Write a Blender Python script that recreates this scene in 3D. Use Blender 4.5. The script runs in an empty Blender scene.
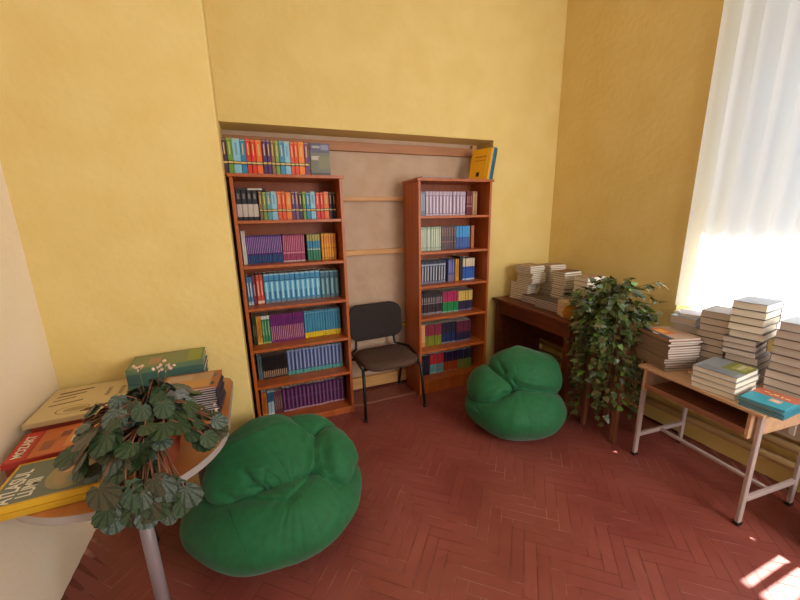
import bpy, bmesh, math, random
from mathutils import Vector, Matrix, Euler, noise
random.seed(7)
PI = math.pi
SC = bpy.context.scene
C = SC.collection

# ------------------------------------------------------------------ camera
cd = bpy.data.cameras.new('camera'); cam = bpy.data.objects.new('camera', cd); C.objects.link(cam)
cd.sensor_width = 36.0; cd.lens = 357.0 / 800 * 36; cd.clip_start = 0.02
_X = Vector((0.92589853, -0.10378203, 0.36323712))      # room axes seen from the camera (right, down, forward)
_Y = Vector((-0.37727456, -0.20468657, 0.90319838))
_Z = -Vector((0.01938601, 0.97331018, 0.22867331))
right = Vector((_X[0], _Y[0], _Z[0])); up = -Vector((_X[1], _Y[1], _Z[1])); back = -Vector((_X[2], _Y[2], _Z[2]))
m = Matrix((right, up, back)).transposed().to_4x4(); m.translation = (0, 0, 1.7)
cam.matrix_world = m
SC.camera = cam

# ------------------------------------------------------------------ light
w = bpy.data.worlds.new('world'); SC.world = w; w.use_nodes = True
w.node_tree.nodes['Background'].inputs[0].default_value = (1.0, 0.96, 0.92, 1)
w.node_tree.nodes['Background'].inputs[1].default_value = 0.55
def area(name, loc, rot, sx, sy, power, col):
    l = bpy.data.lights.new(name, 'AREA'); l.shape = 'RECTANGLE'; l.size = sx; l.size_y = sy; l.energy = power; l.color = col
    o = bpy.data.objects.new(name, l); C.objects.link(o); o.location = loc; o.rotation_euler = rot; return o
area('window_daylight', (3.75, 0.45, 2.15), (0, PI/2, 0), 2.4, 2.3, 27, (0.55, 0.76, 1.0))
_rl = Vector((2.6, -1.7, 2.0)); _rd = (Vector((0.7, 2.9, 1.2)) - _rl).to_track_quat('-Z', 'Y').to_euler()
area('room_daylight', _rl, _rd, 1.8, 1.7, 120, (1.0, 0.98, 0.95))
s = bpy.data.lights.new('sun', 'SUN'); s.energy = 30.0; s.angle = math.radians(0.6); s.color = (1.0, 0.97, 0.9)
sun = bpy.data.objects.new('sun', s); C.objects.link(sun)
sd = Vector((-0.55, 0.0, -0.835)); sun.rotation_euler = sd.to_track_quat('-Z', 'Y').to_euler(); sun.location = (6, 1, 8)
SC.view_settings.view_transform = 'Standard'; SC.view_settings.look = 'None'
SC.view_settings.gamma = 1; SC.view_settings.use_curve_mapping = False
SC.view_settings.exposure = 0.06

# ------------------------------------------------------------------ materials
def lin(h):
    h = h.lstrip('#'); r = [int(h[i:i+2], 16) / 255 for i in (0, 2, 4)]
    return tuple(c / 12.92 if c <= 0.04045 else ((c + 0.055) / 1.055) ** 2.4 for c in r) + (1,)
_M = {}
def mat(hexc, rough=0.5, metal=0.0):
    k = (hexc, rough, metal)
    if k in _M: return _M[k]
    m = bpy.data.materials.new('colour_' + hexc.strip('#')); m.use_nodes = True
    b = m.node_tree.nodes['Principled BSDF']
    b.inputs['Base Color'].default_value = lin(hexc); b.inputs['Roughness'].default_value = rough; b.inputs['Metallic'].default_value = metal
    _M[k] = m; return m
def nmat(name, c1, c2, rough=0.5, scale=(5, 5, 5), nscale=4.0, detail=4.0, bump=0.0, bscale=60.0, coord='Object', lo=0.35, hi=0.65, metal=0.0, sheen=0.0, bdist=0.01):
    m = bpy.data.materials.new(name); m.use_nodes = True
    nt = m.node_tree; N = nt.nodes; L = nt.links; b = N['Principled BSDF']
    tc = N.new('ShaderNodeTexCoord'); mp = N.new('ShaderNodeMapping'); mp.inputs['Scale'].default_value = scale
    L.new(tc.outputs[coord], mp.inputs[0])
    n = N.new('ShaderNodeTexNoise'); n.inputs['Scale'].default_value = nscale; n.inputs['Detail'].default_value = detail
    L.new(mp.outputs[0], n.inputs['Vector'])
    r = N.new('ShaderNodeValToRGB'); r.color_ramp.elements[0].position = lo; r.color_ramp.elements[1].position = hi
    r.color_ramp.elements[0].color = lin(c1); r.color_ramp.elements[1].color = lin(c2)
    L.new(n.outputs['Fac'], r.inputs[0]); L.new(r.outputs[0], b.inputs['Base Color'])
    b.inputs['Roughness'].default_value = rough; b.inputs['Metallic'].default_value = metal
    if sheen: b.inputs['Sheen Weight'].default_value = sheen
    if bump:
        n2 = N.new('ShaderNodeTexNoise'); n2.inputs['Scale'].default_value = bscale; n2.inputs['Detail'].default_value = 3
        L.new(tc.outputs[coord], n2.inputs['Vector'])
        bp = N.new('ShaderNodeBump'); bp.inputs['Strength'].default_value = bump; bp.inputs['Distance'].default_value = bdist
        L.new(n2.outputs['Fac'], bp.inputs['Height']); L.new(bp.outputs[0], b.inputs['Normal'])
    return m
M_YEL = nmat('yellow_wall_paint', '#E3C67A', '#E7CC84', 0.75, nscale=0.8, bump=0.35, bscale=22, bdist=0.012)
M_CREAM = nmat('cream_wall_paint', '#F0DEC2', '#F3E3CC', 0.75, nscale=0.8, bump=0.3, bscale=22, bdist=0.01)
M_NICHE = nmat('niche_plaster', '#C3A488', '#CDB096', 0.8, nscale=1.5, bump=0.2, bscale=30)
M_CEIL = mat('#EDE6D6', 0.8)
M_RAIL = nmat('pale_pine', '#C98F52', '#DCA968', 0.5, scale=(1, 8, 8), nscale=3)
M_CASE = nmat('orange_cherry_laminate', '#A8521E', '#BA6229', 0.38, scale=(6, 6, 0.7), nscale=3)
M_CASEB = nmat('cherry_laminate_back', '#9A4A1E', '#A85424', 0.5, scale=(6, 6, 0.7), nscale=3)
M_DARKW = nmat('dark_red_brown_wood', '#5A2A18', '#70381F', 0.35, scale=(8, 0.8, 8), nscale=3)
M_STAND = nmat('worn_brown_wood', '#6B3D28', '#845238', 0.45, scale=(8, 8, 0.8), nscale=3)
M_DESK = nmat('pale_beech_laminate', '#C79C78', '#D6AE8A', 0.4, scale=(8, 0.7, 8), nscale=3)
M_DESKD = nmat('brown_desk_tray', '#8A5A44', '#996650', 0.5, scale=(8, 0.7, 8), nscale=3)
M_TABLE = nmat('orange_brown_veneer', '#B26A36', '#BF7A42', 0.35, scale=(8, 0.8, 8), nscale=2)
M_BAND = mat('#A79C96', 0.4)
M_GREYM = mat('#9C8F8C', 0.4)
M_LEGM = mat('#B3A09C', 0.4)
M_LEGD = mat('#84757A', 0.35)
M_BLACK = mat('#17120F', 0.4)
M_SEAT = nmat('dark_brown_upholstery', '#4A3428', '#574034', 0.9, nscale=60, bump=0.2, bscale=400)
M_BACKR = nmat('charcoal_upholstery', '#2B2322', '#352C2A', 0.9, nscale=60, bump=0.2, bscale=400)
M_BAG = nmat('green_bag_cloth', '#085A2E', '#0B6434', 0.75, nscale=6, bump=0.25, bscale=260, sheen=0.15, bdist=0.002)
M_BAGS = mat('#0A5A30', 0.7)
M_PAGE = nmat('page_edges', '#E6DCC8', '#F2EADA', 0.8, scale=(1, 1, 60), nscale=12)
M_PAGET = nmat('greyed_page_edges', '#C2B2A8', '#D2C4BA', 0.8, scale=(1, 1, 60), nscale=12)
M_PIPE = mat('#C6A878', 0.45)
M_RAD = mat('#DDD0BC', 0.4)
M_POT = nmat('terracotta_pot', '#8A4026', '#9B4C2E', 0.7, nscale=5)
M_POTD = mat('#5C2B22', 0.6)
M_SOIL = nmat('potting_soil', '#1E130C', '#3A271A', 0.95, nscale=60)
M_STEMR = mat('#7C4C34', 0.6)
M_STEMG = mat('#5C6B38', 0.6)
M_WHITE = mat('#F2EEE6', 0.5)

def floor_mat():
    m = bpy.data.materials.new('painted_herringbone_parquet'); m.use_nodes = True
    nt = m.node_tree; N = nt.nodes; L = nt.links; b = N['Principled BSDF']
    at = N.new('ShaderNodeAttribute'); at.attribute_name = 'plank_tone'
    tc = N.new('ShaderNodeTexCoord')
    n = N.new('ShaderNodeTexNoise'); n.inputs['Scale'].default_value = 2.2; n.inputs['Detail'].default_value = 6
    L.new(tc.outputs['Object'], n.inputs['Vector'])
    r = N.new('ShaderNodeValToRGB'); r.color_ramp.elements[0].color = lin('#74302A'); r.color_ramp.elements[1].color = lin('#985248')
    r.color_ramp.elements[0].position = .15; r.color_ramp.elements[1].position = .8
    ad = N.new('ShaderNodeMath'); ad.operation = 'ADD'; L.new(n.outputs['Fac'], ad.inputs[0]); L.new(at.outputs['Fac'], ad.inputs[1])
    L.new(ad.outputs[0], r.inputs[0])
    # scuffs: long thin worn scratches
    mp = N.new('ShaderNodeMapping'); mp.inputs['Scale'].default_value = (40, 3, 1); mp.inputs['Rotation'].default_value = (0, 0, 0.7); L.new(tc.outputs['Object'], mp.inputs[0])
    n2 = N.new('ShaderNodeTexNoise'); n2.inputs['Scale'].default_value = 1.3; n2.inputs['Detail'].default_value = 5; L.new(mp.outputs[0], n2.inputs['Vector'])
    r2 = N.new('ShaderNodeValToRGB'); r2.color_ramp.elements[0].position = .66; r2.color_ramp.elements[1].position = .82
    r2.color_ramp.elements[0].color = (0, 0, 0, 1); r2.color_ramp.elements[1].color = (.55, .55, .55, 1); L.new(n2.outputs['Fac'], r2.inputs[0])
    mx = N.new('ShaderNodeMixRGB'); L.new(r2.outputs[0], mx.inputs[0]); L.new(r.outputs[0], mx.inputs[1]); mx.inputs[2].default_value = lin('#B07862')
    L.new(mx.outputs[0], b.inputs['Base Color'])
    n3 = N.new('ShaderNodeTexNoise'); n3.inputs['Scale'].default_value = 9; n3.inputs['Detail'].default_value = 4; L.new(tc.outputs['Object'], n3.inputs['Vector'])
    r3 = N.new('ShaderNodeMapRange'); r3.inputs['To Min'].default_value = .29; r3.inputs['To Max'].default_value = .42; L.new(n3.outputs['Fac'], r3.inputs['Value'])
    L.new(r3.outputs[0], b.inputs['Roughness'])
    bp = N.new('ShaderNodeBump'); bp.inputs['Strength'].default_value = .15; bp.inputs['Distance'].default_value = .004; L.new(n3.outputs['Fac'], bp.inputs['Height']); L.new(bp.outputs[0], b.inputs['Normal'])
    return m
M_FLOOR = floor_mat()
M_GROOVE = nmat('worn_plank_gaps', '#70322A', '#B8867A', 0.6, scale=(1, 1, 1), nscale=4, detail=6, lo=.48, hi=.66)
M_WORN = mat('#9C6350', 0.6)

def slat_mat():
    m = bpy.data.materials.new('white_blind_fabric'); m.use_nodes = True
    nt = m.node_tree; N = nt.nodes; L = nt.links
    N.remove(N['Principled BSDF'])
    d = N.new('ShaderNodeBsdfDiffuse'); d.inputs[0].default_value = lin('#F0EEEA')
    t = N.new('ShaderNodeBsdfTranslucent'); t.inputs[0].default_value = lin('#EFF1F4')
    mx = N.new('ShaderNodeMixShader'); mx.inputs[0].default_value = 0.45
    L.new(d.outputs[0], mx.inputs[1]); L.new(t.outputs[0], mx.inputs[2]); L.new(mx.outputs[0], N['Material Output'].inputs[0])
    return m
M_SLAT = slat_mat()
def glass_mat():
    m = bpy.data.materials.new('window_glass'); m.use_nodes = True
    nt = m.node_tree; N = nt.nodes; L = nt.links; N.remove(N['Principled BSDF'])
    g = N.new('ShaderNodeBsdfGlossy'); g.inputs['Roughness'].default_value = 0.02
    t = N.new('ShaderNodeBsdfTransparent'); mx = N.new('ShaderNodeMixShader'); mx.inputs[0].default_value = .06
    L.new(t.outputs[0], mx.inputs[1]); L.new(g.outputs[0], mx.inputs[2]); L.new(mx.outputs[0], N['Material Output'].inputs[0])
    return m
M_GLASS = glass_mat()

# ------------------------------------------------------------------ mesh helpers
class MB:
    """collects geometry with material slots, then links ONE mesh object"""
    def __init__(s): s.v = []; s.f = []; s.mi = []; s.mats = []; s.sm = []
    def slot(s, m):
        if m not in s.mats: s.mats.append(m)
        return s.mats.index(m)
    def face(s, idx, m, smooth=False): s.f.append(idx); s.mi.append(s.slot(m)); s.sm.append(smooth)
    def quad(s, pts, m, smooth=False):
        b = len(s.v); s.v += [tuple(p) for p in pts]; s.face(list(range(b, b + len(pts))), m, smooth)
    def box(s, x0, x1, y0, y1, z0, z1, m, mx=None, bev=0.0):
        P = [(x0,y0,z0),(x1,y0,z0),(x1,y1,z0),(x0,y1,z0),(x0,y0,z1),(x1,y0,z1),(x1,y1,z1),(x0,y1,z1)]
        if bev > 0:
            bm = bmesh.new(); vs = [bm.verts.new(p) for p in P]
            for q in ((3,2,1,0),(4,5,6,7),(0,1,5,4),(1,2,6,5),(2,3,7,6),(3,0,4,7)): bm.faces.new([vs[i] for i in q])
            bmesh.ops.bevel(bm, geom=list(bm.edges), offset=bev, segments=2, affect='EDGES', profile=.5)
            s.bm(bm, m, mx, False); return
        if mx: P = [tuple(mx @ Vector(p)) for p in P]
        b = len(s.v); s.v += P
        for q in ((3,2,1,0),(4,5,6,7),(0,1,5,4),(1,2,6,5),(2,3,7,6),(3,0,4,7)): s.face([b + i for i in q], m)
    def bm(s, bm, m, mx=None, smooth=True):
        b = len(s.v); bm.verts.index_update()
        for v in bm.verts: s.v.append(tuple(mx @ v.co) if mx else tuple(v.co))
        for f in bm.faces: s.face([b + v.index for v in f.verts], m, smooth)
        bm.free()
    def tube(s, pts, r, m, n=10, r2=None, cap=True, sx=1.0):
        pts = [Vector(p) for p in pts]; b = len(s.v); k = len(pts)
        prev = None
        for i, p in enumerate(pts):
            d = (pts[min(i+1, k-1)] - pts[max(i-1, 0)]).normalized()
            if prev is None: a = d.orthogonal().normalized() if abs(d.z) < .9 else Vector((1, 0, 0)).cross(d).normalized()
            else: a = (prev - d * prev.dot(d)).normalized()
            prev = a; c = d.cross(a)
            rr = r if r2 is None else r + (r2 - r) * i / (k - 1)
            for j in range(n):
                t = 2 * PI * j / n; s.v.append(tuple(p + a * math.cos(t) * rr + c * math.sin(t) * rr * sx))
        for i in range(k - 1):
            for j in range(n):
                j2 = (j + 1) % n; s.face([b + i*n + j, b + i*n + j2, b + (i+1)*n + j2, b + (i+1)*n + j], m, True)
        if cap:
            s.face([b + j for j in range(n)][::-1], m); s.face([b + (k-1)*n + j for j in range(n)], m)
    def lathe(s, prof, m, n=24, c=(0, 0, 0)):
        b = len(s.v)
        for (r, z) in prof:
            for j in range(n):
                t = 2*PI*j/n; s.v.append((c[0] + r*math.cos(t), c[1] + r*math.sin(t), c[2] + z))
        for i in range(len(prof) - 1):
            for j in range(n):
                j2 = (j+1) % n; s.face([b+i*n+j, b+i*n+j2, b+(i+1)*n+j2, b+(i+1)*n+j], m, True)
        s.face([b + j for j in range(n)][::-1], m); s.face([b + (len(prof)-1)*n + j for j in range(n)], m)
    def prism(s, outline, z0, z1, m, mside=None):
        n = len(outline); b = len(s.v)
        s.v += [(x, y, z0) for x, y in outline] + [(x, y, z1) for x, y in outline]
        s.face([b+i for i in range(n)][::-1], m); s.face([b+n+i for i in range(n)], m)
        for i in range(n): s.face([b+i, b+(i+1) % n, b+n+(i+1) % n, b+n+i], mside or m)
    def mesh(s, name):
        me = bpy.data.meshes.new(name); me.from_pydata(s.v, [], s.f)
        for m in s.mats: me.materials.append(m)
        me.polygons.foreach_set('material_index', s.mi); me.polygons.foreach_set('use_smooth', s.sm); me.update()
        return me
    def build(s, name, parent=None, label=None):
        return link(name, s.mesh(name), parent, label)
def link(name, me, parent=None, label=None):
    o = bpy.data.objects.new(name, me); C.objects.link(o)
    if parent: o.parent = parent
    if label: o['label'] = label
    return o
def tag(o, label, cat, group=None):
    o['label'] = label; o['category'] = cat
    if group: o['group'] = group
    return o
def thing(name, label, cat, loc=(0, 0, 0), rz=0, group=None):
    o = bpy.data.objects.new(name, None); C.objects.link(o); o.location = loc; o.rotation_euler = (0, 0, rz); o.empty_display_size = .05
    return tag(o, label, cat, group)
def dup(root, loc, rz, label, group=None, rot=None):
    kids = list(root.children)
    r = root.copy(); C.objects.link(r); r.location = loc; r.rotation_euler = rot or (0, 0, rz); r['label'] = label
    if group: r['group'] = group
    for ch in kids:
        c = ch.copy(); C.objects.link(c); c.parent = r
    return r
def struct(o): o['kind'] = 'structure'; return o
def nth(i): return '%d%s' % (i, 'th' if 10 <= i % 100 <= 20 else {1: 'st', 2: 'nd', 3: 'rd'}.get(i % 10, 'th'))

# ------------------------------------------------------------------ the room
XL, XR, YP, YB, YN = -1.0, 2.95, 2.22, 2.99, 3.25       # left wall, right wall, pier face, back wall face, niche back
PX = -0.112                                            # pier's free edge
NX0, NX1, NZ = -0.15, 2.178, 2.372                     # niche
YF, ZC = -2.6, 3.85                                    # open end, ceiling height
WY1, WZ0, WZ1, WY0 = 1.66, 0.93, 3.45, -0.75           # window opening

b = MB(); b.box(XL - .02, XR + .3, YF, YN + .02, -.06, -.002, M_GROOVE)
a = math.radians(49); Lp, Wp = 0.31, 0.062; g = .0034
tones = []
def plank(cx, cy, ang):
    ca, sa = math.cos(ang), math.sin(ang); hx, hy = Lp/2 - g/2, Wp/2 - g/2
    P = [(cx + ca*u - sa*v, cy + sa*u + ca*v, 0.0) for u, v in ((-hx,-hy),(hx,-hy),(hx,hy),(-hx,hy))]
    P = [(min(max(x, XL - .01), XR), min(max(y, YF), YN), z) for x, y, z in P]
    b.quad(P, M_FLOOR)
nb = len(b.f)
N_ = 40
for i in range(-N_, N_):
    for j in range(-N_, N_):
        # classic herringbone: L-shaped pair tiled on a skew lattice
        k = Lp / Wp
        ox = j * Wp * 1 + i * Lp; oy = j * Wp - i * Lp
        for (u, v, r) in ((ox + Lp/2, oy + Wp/2, 0), (ox + Wp/2, oy + Wp + Lp/2, PI/2)):
            x = math.cos(a)*u - math.sin(a)*v + 1.0; y = math.sin(a)*u + math.cos(a)*v + 1.2
            if XL - .1 < x < XR + .1 and YF < y < YN + .1: plank(x, y, a + r)
fl = b.build('floor'); struct(fl)
at = fl.data.attributes.new('plank_tone', 'FLOAT', 'FACE')
rt = random.Random(3); at.data.foreach_set('value', [rt.uniform(-.07, .07) for _ in fl.data.polygons])

b = MB(); b.box(XL - .1, XR + .3, YF, YN + .1, ZC, ZC + .1, M_CEIL); struct(b.build('ceiling'))
b = MB(); b.box(XL - .12, XL, YF, YP + .3, -.05, ZC, M_CREAM); struct(b.build('wall_left'))
b = MB(); b.prism([(XL - .1, YP), (PX - .006, YP), (PX, YP + .006), (-.138, YB + .01), (-.138, YB + .3), (XL - .1, YB + .3)], -.05, ZC, M_YEL); struct(b.build('wall_pier'))
b = MB()                                               # back wall with the niche opening
b.box(NX1, XR + .1, YB, YN + .1, -.05, NZ, M_YEL)
b.box(NX0 - .2, XR + .1, YB, YN + .1, NZ, ZC, M_YEL)
b.box(NX0 - .1, NX0, YB, YN + .1, -.05, NZ, M_YEL)
struct(b.build('wall_back'))
b = MB(); b.box(NX0, NX1, YN, YN + .1, -.05, NZ, M_NICHE); struct(b.build('wall_niche'))
b = MB()                                               # window wall, thick, with its opening
b.box(XR, XR + .42, WY1, YN + .1, -.05, ZC, M_YEL)
b.box(XR, XR + .42, WY0, WY1, -.05, WZ0, M_YEL)
b.box(XR, XR + .42, WY0, WY1, WZ1, ZC, M_YEL)
b.box(XR, XR + .42, YF, WY0, -.05, ZC, M_YEL)
struct(b.build('wall_right'))
b = MB(); b.box(XR + .42, XR + 1.3, WY0 - 1.5, WY1 + 1.5, WZ1 + .02, WZ1 + .16, M_CEIL); struct(b.build('trim_1'))   # unseen slab added outside, keeps the sun off the upper slats
# boards in the niche
for i, (z0, z1, x0, x1) in enumerate(((2.255, 2.33, NX0 + .002, NX1 - .09), (1.84, 1.875, .70, 1.352), (1.355, 1.40, .70, 1.352), (.60, .645, .70, 1.352), (.02, .135, .70, 1.352))):
    b = MB(); b.box(x0, x1, YN - .045, YN - .001, z0, z1, M_RAIL if i else nmat('brown_top_board', '#A86C40', '#B67A4C', .5, scale=(1, 8, 8), nscale=3), bev=.003); struct(b.build('trim_%d' % (i + 2)))
b = MB(); b.box(NX1 - .09, NX1 - .04, YN - .045, YN - .001, .14, 2.36, M_RAIL, bev=.003); struct(b.build('trim_7'))
b = MB(); b.box(.69, 1.34, 2.93, 2.955, -.001, .006, M_WORN); struct(b.build('trim_8'))
# window
b = MB(); X0, X1 = XR + .26, XR + .32
for (y0, y1, z0, z1) in ((WY0, WY0 + .07, WZ0, WZ1), (WY1 - .07, WY1, WZ0, WZ1), (WY0, WY1, WZ0, WZ0 + .07), (WY0, WY1, WZ1 - .07, WZ1), (.41, .50, WZ0, WZ1), (WY0, WY1, 2.72, 2.79)):
    b.box(X0, X1, y0 + .001, y1 - .001, z0 + .001, z1 - .001, M_WHITE)
fr = struct(b.build('window_1'))
b = MB(); b.box(X0 + .025, X0 + .031, WY0 + .07, WY1 - .07, WZ0 + .07, WZ1 - .07, M_GLASS); b.build('window_pane', fr)
b = MB(); b.box(XR - .03, XR + .26, WY0 + .002, WY1 - .002, WZ0, WZ0 + .03, M_WHITE, bev=.004); b.build('window_sill', fr)

# ------------------------------------------------------------------ vertical blind
bl = thing('vertical_blind', 'white vertical slat blind hanging across the bright window', 'blind', (XR + .004, 0, WZ0 + .07))
b = MB(); b.box(-.02, .02, WY0 + .02, WY1 - .02, 2.38, 2.42, M_WHITE); b.build('head_rail', bl)
y = WY1 - .063; i = 0
zb, zt = 0.0, 2.38
while y > WY0 + .08:
    b = MB(); ang = math.radians(27 + 4 * math.sin(i * 2.3)) if not .40 < y < .62 else math.radians(74); wd = .136
    n = 6; P = []
    for k in range(n + 1):
        u = (k / n - .5) * wd; bow = .010 * (1 - (2 * k / n - 1) ** 2)
        P.append((math.sin(ang) * -u + math.cos(ang) * bow, y + math.cos(ang) * u + math.sin(ang) * bow))
    base = len(b.v)
    for (x_, y_) in P: b.v.append((x_, y_, zb)); b.v.append((x_, y_, zt))
    for k in range(n): b.face([base + 2*k, base + 2*k + 2, base + 2*k + 3, base + 2*k + 1], M_SLAT, True)
    b.build('slat', bl); y -= .112; i += 1

# ------------------------------------------------------------------ radiator and pipes
rd = thing('radiator', 'cream panel radiator under the window behind the pale desk', 'radiator', (XR - .03, 0, 0))
b = MB(); b.box(-.075, -.01, -.5, 1.02, .36, .82, M_RAD, bev=.01)
yy = -.46
while yy < 1.0: b.box(-.087, -.075, yy, yy + .035, .39, .79, M_RAD, bev=.005); yy += .06
b.build('panel', rd)
b = MB(); b.box(-.02, .026, .9, .94, .5, .7, M_RAD); b.build('bracket', rd); b = MB(); b.box(-.02, .026, -.3, -.26, .5, .7, M_RAD); b.build('bracket', rd)
for z, lab in ((.305, 'upper beige heating pipe running along the window wall'), (.19, 'lower beige heating pipe running along the window wall, nearer the floor')):
    p = thing('heating_pipe', lab, 'pipe', (XR - .085, 0, z))
    b = MB(); b.tube([(0, YF + .5, 0), (0, YB - .005, 0)], .028, M_PIPE, 14); b.build('pipe_run', p)
    for yb in (-.4, 1.25, 2.5):
        b = MB(); b.box(0, .084, yb, yb + .02, -.034, -.028, M_GREYM); b.build('bracket', p)

# ------------------------------------------------------------------ bookcases
def bookcase(label, x0, x1, tops, ztop, plinth, yf):
    t = thing('bookcase', label, 'bookcase', (x0, yf, 0)); W = x1 - x0; D = 3.19 - yf; th = .022
    b = MB(); b.box(0, th, 0, D, .001, ztop - th, M_CASE, bev=.0015); b.build('side_panel', t)
    b = MB(); b.box(W - th, W, 0, D, .001, ztop - th, M_CASE, bev=.0015); b.build('side_panel', t)
    b = MB(); b.box(-.012, W + .012, -.012, D, ztop - th, ztop, M_CASE, bev=.0015); b.build('top_panel', t)
    b = MB(); b.box(th, W - th, D - .008, D - .001, plinth, ztop - th, M_CASEB); b.build('back_panel', t)
    for z in tops:
        b = MB(); b.box(th, W - th, .004, D - .008, z - th, z, M_CASE, bev=.0015); b.build('shelf', t)
    b = MB(); b.box(th, W - th, .015, .035, .001, tops[-1] - th, M_CASE); b.build('plinth', t)
    return t
LT = [1.69, 1.362, 1.038, .705, .395, .062]; RT = [1.697, 1.383, 1.073, .766, .446, .142]
bookcase('tall orange-brown bookcase left of the black chair, filled with coloured books', -.111, .680, LT, 2.01, .03, 2.835)
bookcase('tall orange-brown bookcase right of the black chair, topped with yellow books', 1.338, 2.086, RT, 2.01, .03, 2.86)

# upright book: spine at y=0, thickness along x
def shelf_book(t, h, d, col, bands, title=None, page=None):
    b = MB(); e = min(.25 * t, .004); c = mat(col, .45)
    tw = title[3] if title and len(title) > 3 else .18
    xs = [e, t * (.5 - tw), t * (.5 + tw), t - e]
    zs = sorted(set([0, h] + [q * h for bd in bands for q in bd[:2]] + ([title[0] * h, title[1] * h] if title else [])))
    def bc(zm):
        for (z0, z1, cc) in bands:
            if z0 * h <= zm <= z1 * h: return mat(cc, .45)
        return c
    for z0, z1 in zip(zs, zs[1:]):
        zm = (z0 + z1) / 2; mm = bc(zm)
        for i in range(3):
            m2 = mat(title[2], .45) if (title and i == 1 and title[0]*h <= zm <= title[1]*h) else mm
            b.quad([(xs[i], 0, z0), (xs[i+1], 0, z0), (xs[i+1], 0, z1), (xs[i], 0, z1)], m2)
        b.quad([(0, e, z0), (e, 0, z0), (e, 0, z1), (0, e, z1)], mm); b.quad([(t - e, 0, z0), (t, e, z0), (t, e, z1), (t - e, 0, z1)], mm)
    b.quad([(0, d, 0), (0, e, 0), (0, e, h), (0, d, h)], c); b.quad([(t, e, 0), (t, d, 0), (t, d, h), (t, e, h)], c)
    q = .0012; pg = page or M_PAGE
    b.quad([(0, e, h), (q, e, h), (q, d, h), (0, d, h)], c); b.quad([(t - q, e, h), (t, e, h), (t, d, h), (t - q, d, h)], c)
    b.quad([(q, e, h - .003), (t - q, e, h - .003), (t - q, d, h - .003), (q, d, h - .003)], pg)
    b.quad([(0, e, h), (e, 0, h), (t - e, 0, h), (t, e, h)], c)
    b.quad([(t, d, 0), (0, d, 0), (0, d, h), (t, d, h)], pg); b.quad([(0, d, 0), (t, d, 0), (t, e, 0), (0, e, 0)], c)
    return b.mesh('book')
rb = random.Random(11)
def row(x0, x1, n, h, z, spec, desc, where, group=None, y=2.98, d=.15, lean=0.0, gap=.0006):
    if z < 1.0 and h < .23: h *= 1.05
    """n alike books side by side; spec = (colour, bands, title)"""
    t = (x1 - x0) / n - gap
    me = shelf_book(t, h, d, *spec)
    for i in range(n):
        o = link('book', me); o.location = (x0 + i * (t + gap), y + rb.uniform(-.006, .006), z + .0008)
        o.rotation_euler = (0, lean, 0)
        tag(o, ('%s %s from the left, %s' % (nth(i + 1), desc, where)) if n > 1 else '%s, %s' % (desc, where), 'book', group)
GOLD = '#D8B25A'; INK = '#2A1E18'
def band(c='#D8BC78'): return [(.29, .32, INK), (.32, .37, c), (.37, .39, INK), (.955, .97, GOLD)]
SER = [('#3A1E34', 'dark plum'), ('#6C9A34', 'leaf green'), ('#8CC4DC', 'pale sky blue'), ('#2484AC', 'teal blue'), ('#D8301C', 'red'), ('#D8301C', 'red'), ('#F07020', 'orange'), ('#F07020', 'orange'), ('#4A2460', 'violet')]
def series(items, x0, z, h, where, group, y, k=1.0):
    x = x0; seen = {}; items = [(c, n_, t * k) for c, n_, t in items]
    tot = {}
    for c, nm, t in items: tot[nm] = tot.get(nm, 0) + 1
    for c, nm, t in items:
        seen[nm] = seen.get(nm, 0) + 1
        me = shelf_book(t - .001, h + rb.uniform(-.004, .004), .165, c, band(), (.56, .88, {'#8CC4DC': '#6C9CBC'}.get(c, '#D8B878'), .12))
        o = link('book', me); o.location = (x, y + rb.uniform(-.004, .004), z + .0008); x += t
        pre = 'the' if tot[nm] == 1 else nth(seen[nm])
        tag(o, '%s %s gilt-banded storybook from the left, %s' % (pre, nm, where), 'book', group)
W1 = 'on top of the left bookcase'
series([('#4A2A44', 'plum', .031), ('#6C9A34', 'leaf green', .033), ('#8CC4DC', 'pale sky blue', .047), ('#2484AC', 'teal blue', .034), ('#D8301C', 'red', .032), ('#D8301C', 'red', .03), ('#F07020', 'orange', .04), ('#4A2460', 'violet', .03), ('#5A2C6C', 'violet', .026),
        ('#8A6844', 'bronze', .026), ('#7C9A44', 'leaf green', .028), ('#3C8CB4', 'teal blue', .034), ('#8CC4DC', 'pale sky blue', .038), ('#D8502C', 'red', .028), ('#D8502C', 'red', .028), ('#F0801C', 'orange', .042), ('#6C3C74', 'violet', .03)],
       -.140, 2.011, .245, W1, 'gilt-banded storybooks on top of the left bookcase', 2.945, 1.075)
x = .462
for i, (c, nm) in enumerate((('#5C5A54', 'outermost'),)):
    b = MB(); me = None
o = None
def stand_book(label, x, y, z, W, t, H, cover, lean, art, group=None, ry=0, cat='book'):
    """book showing its front cover; local x = cover width, y = thickness, z = height"""
    r = thing('book', label, cat, (x, y, z), 0, group); r.rotation_euler = (lean, 0, ry)
    b = MB(); c = mat(cover, .4)
    b.box(0, W, 0, .002, 0, H, c); b.box(0, W, t - .002, t, 0, H, c); b.box(0, .002, .002, t - .002, 0, H, c)
    for i_, (u0, u1, v0, v1, cc) in enumerate(art): e_ = -.0005 - .0004 * i_; b.quad([(u0*W, e_, v0*H), (u1*W, e_, v0*H), (u1*W, e_, v1*H), (u0*W, e_, v1*H)], mat(cc, .4))
    b.build('cover', r)
    b = MB(); b.box(.0025, W - .004, .0025, t - .0025, .003, H - .003, M_PAGE); b.build('page_block', r)
    return r
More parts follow.
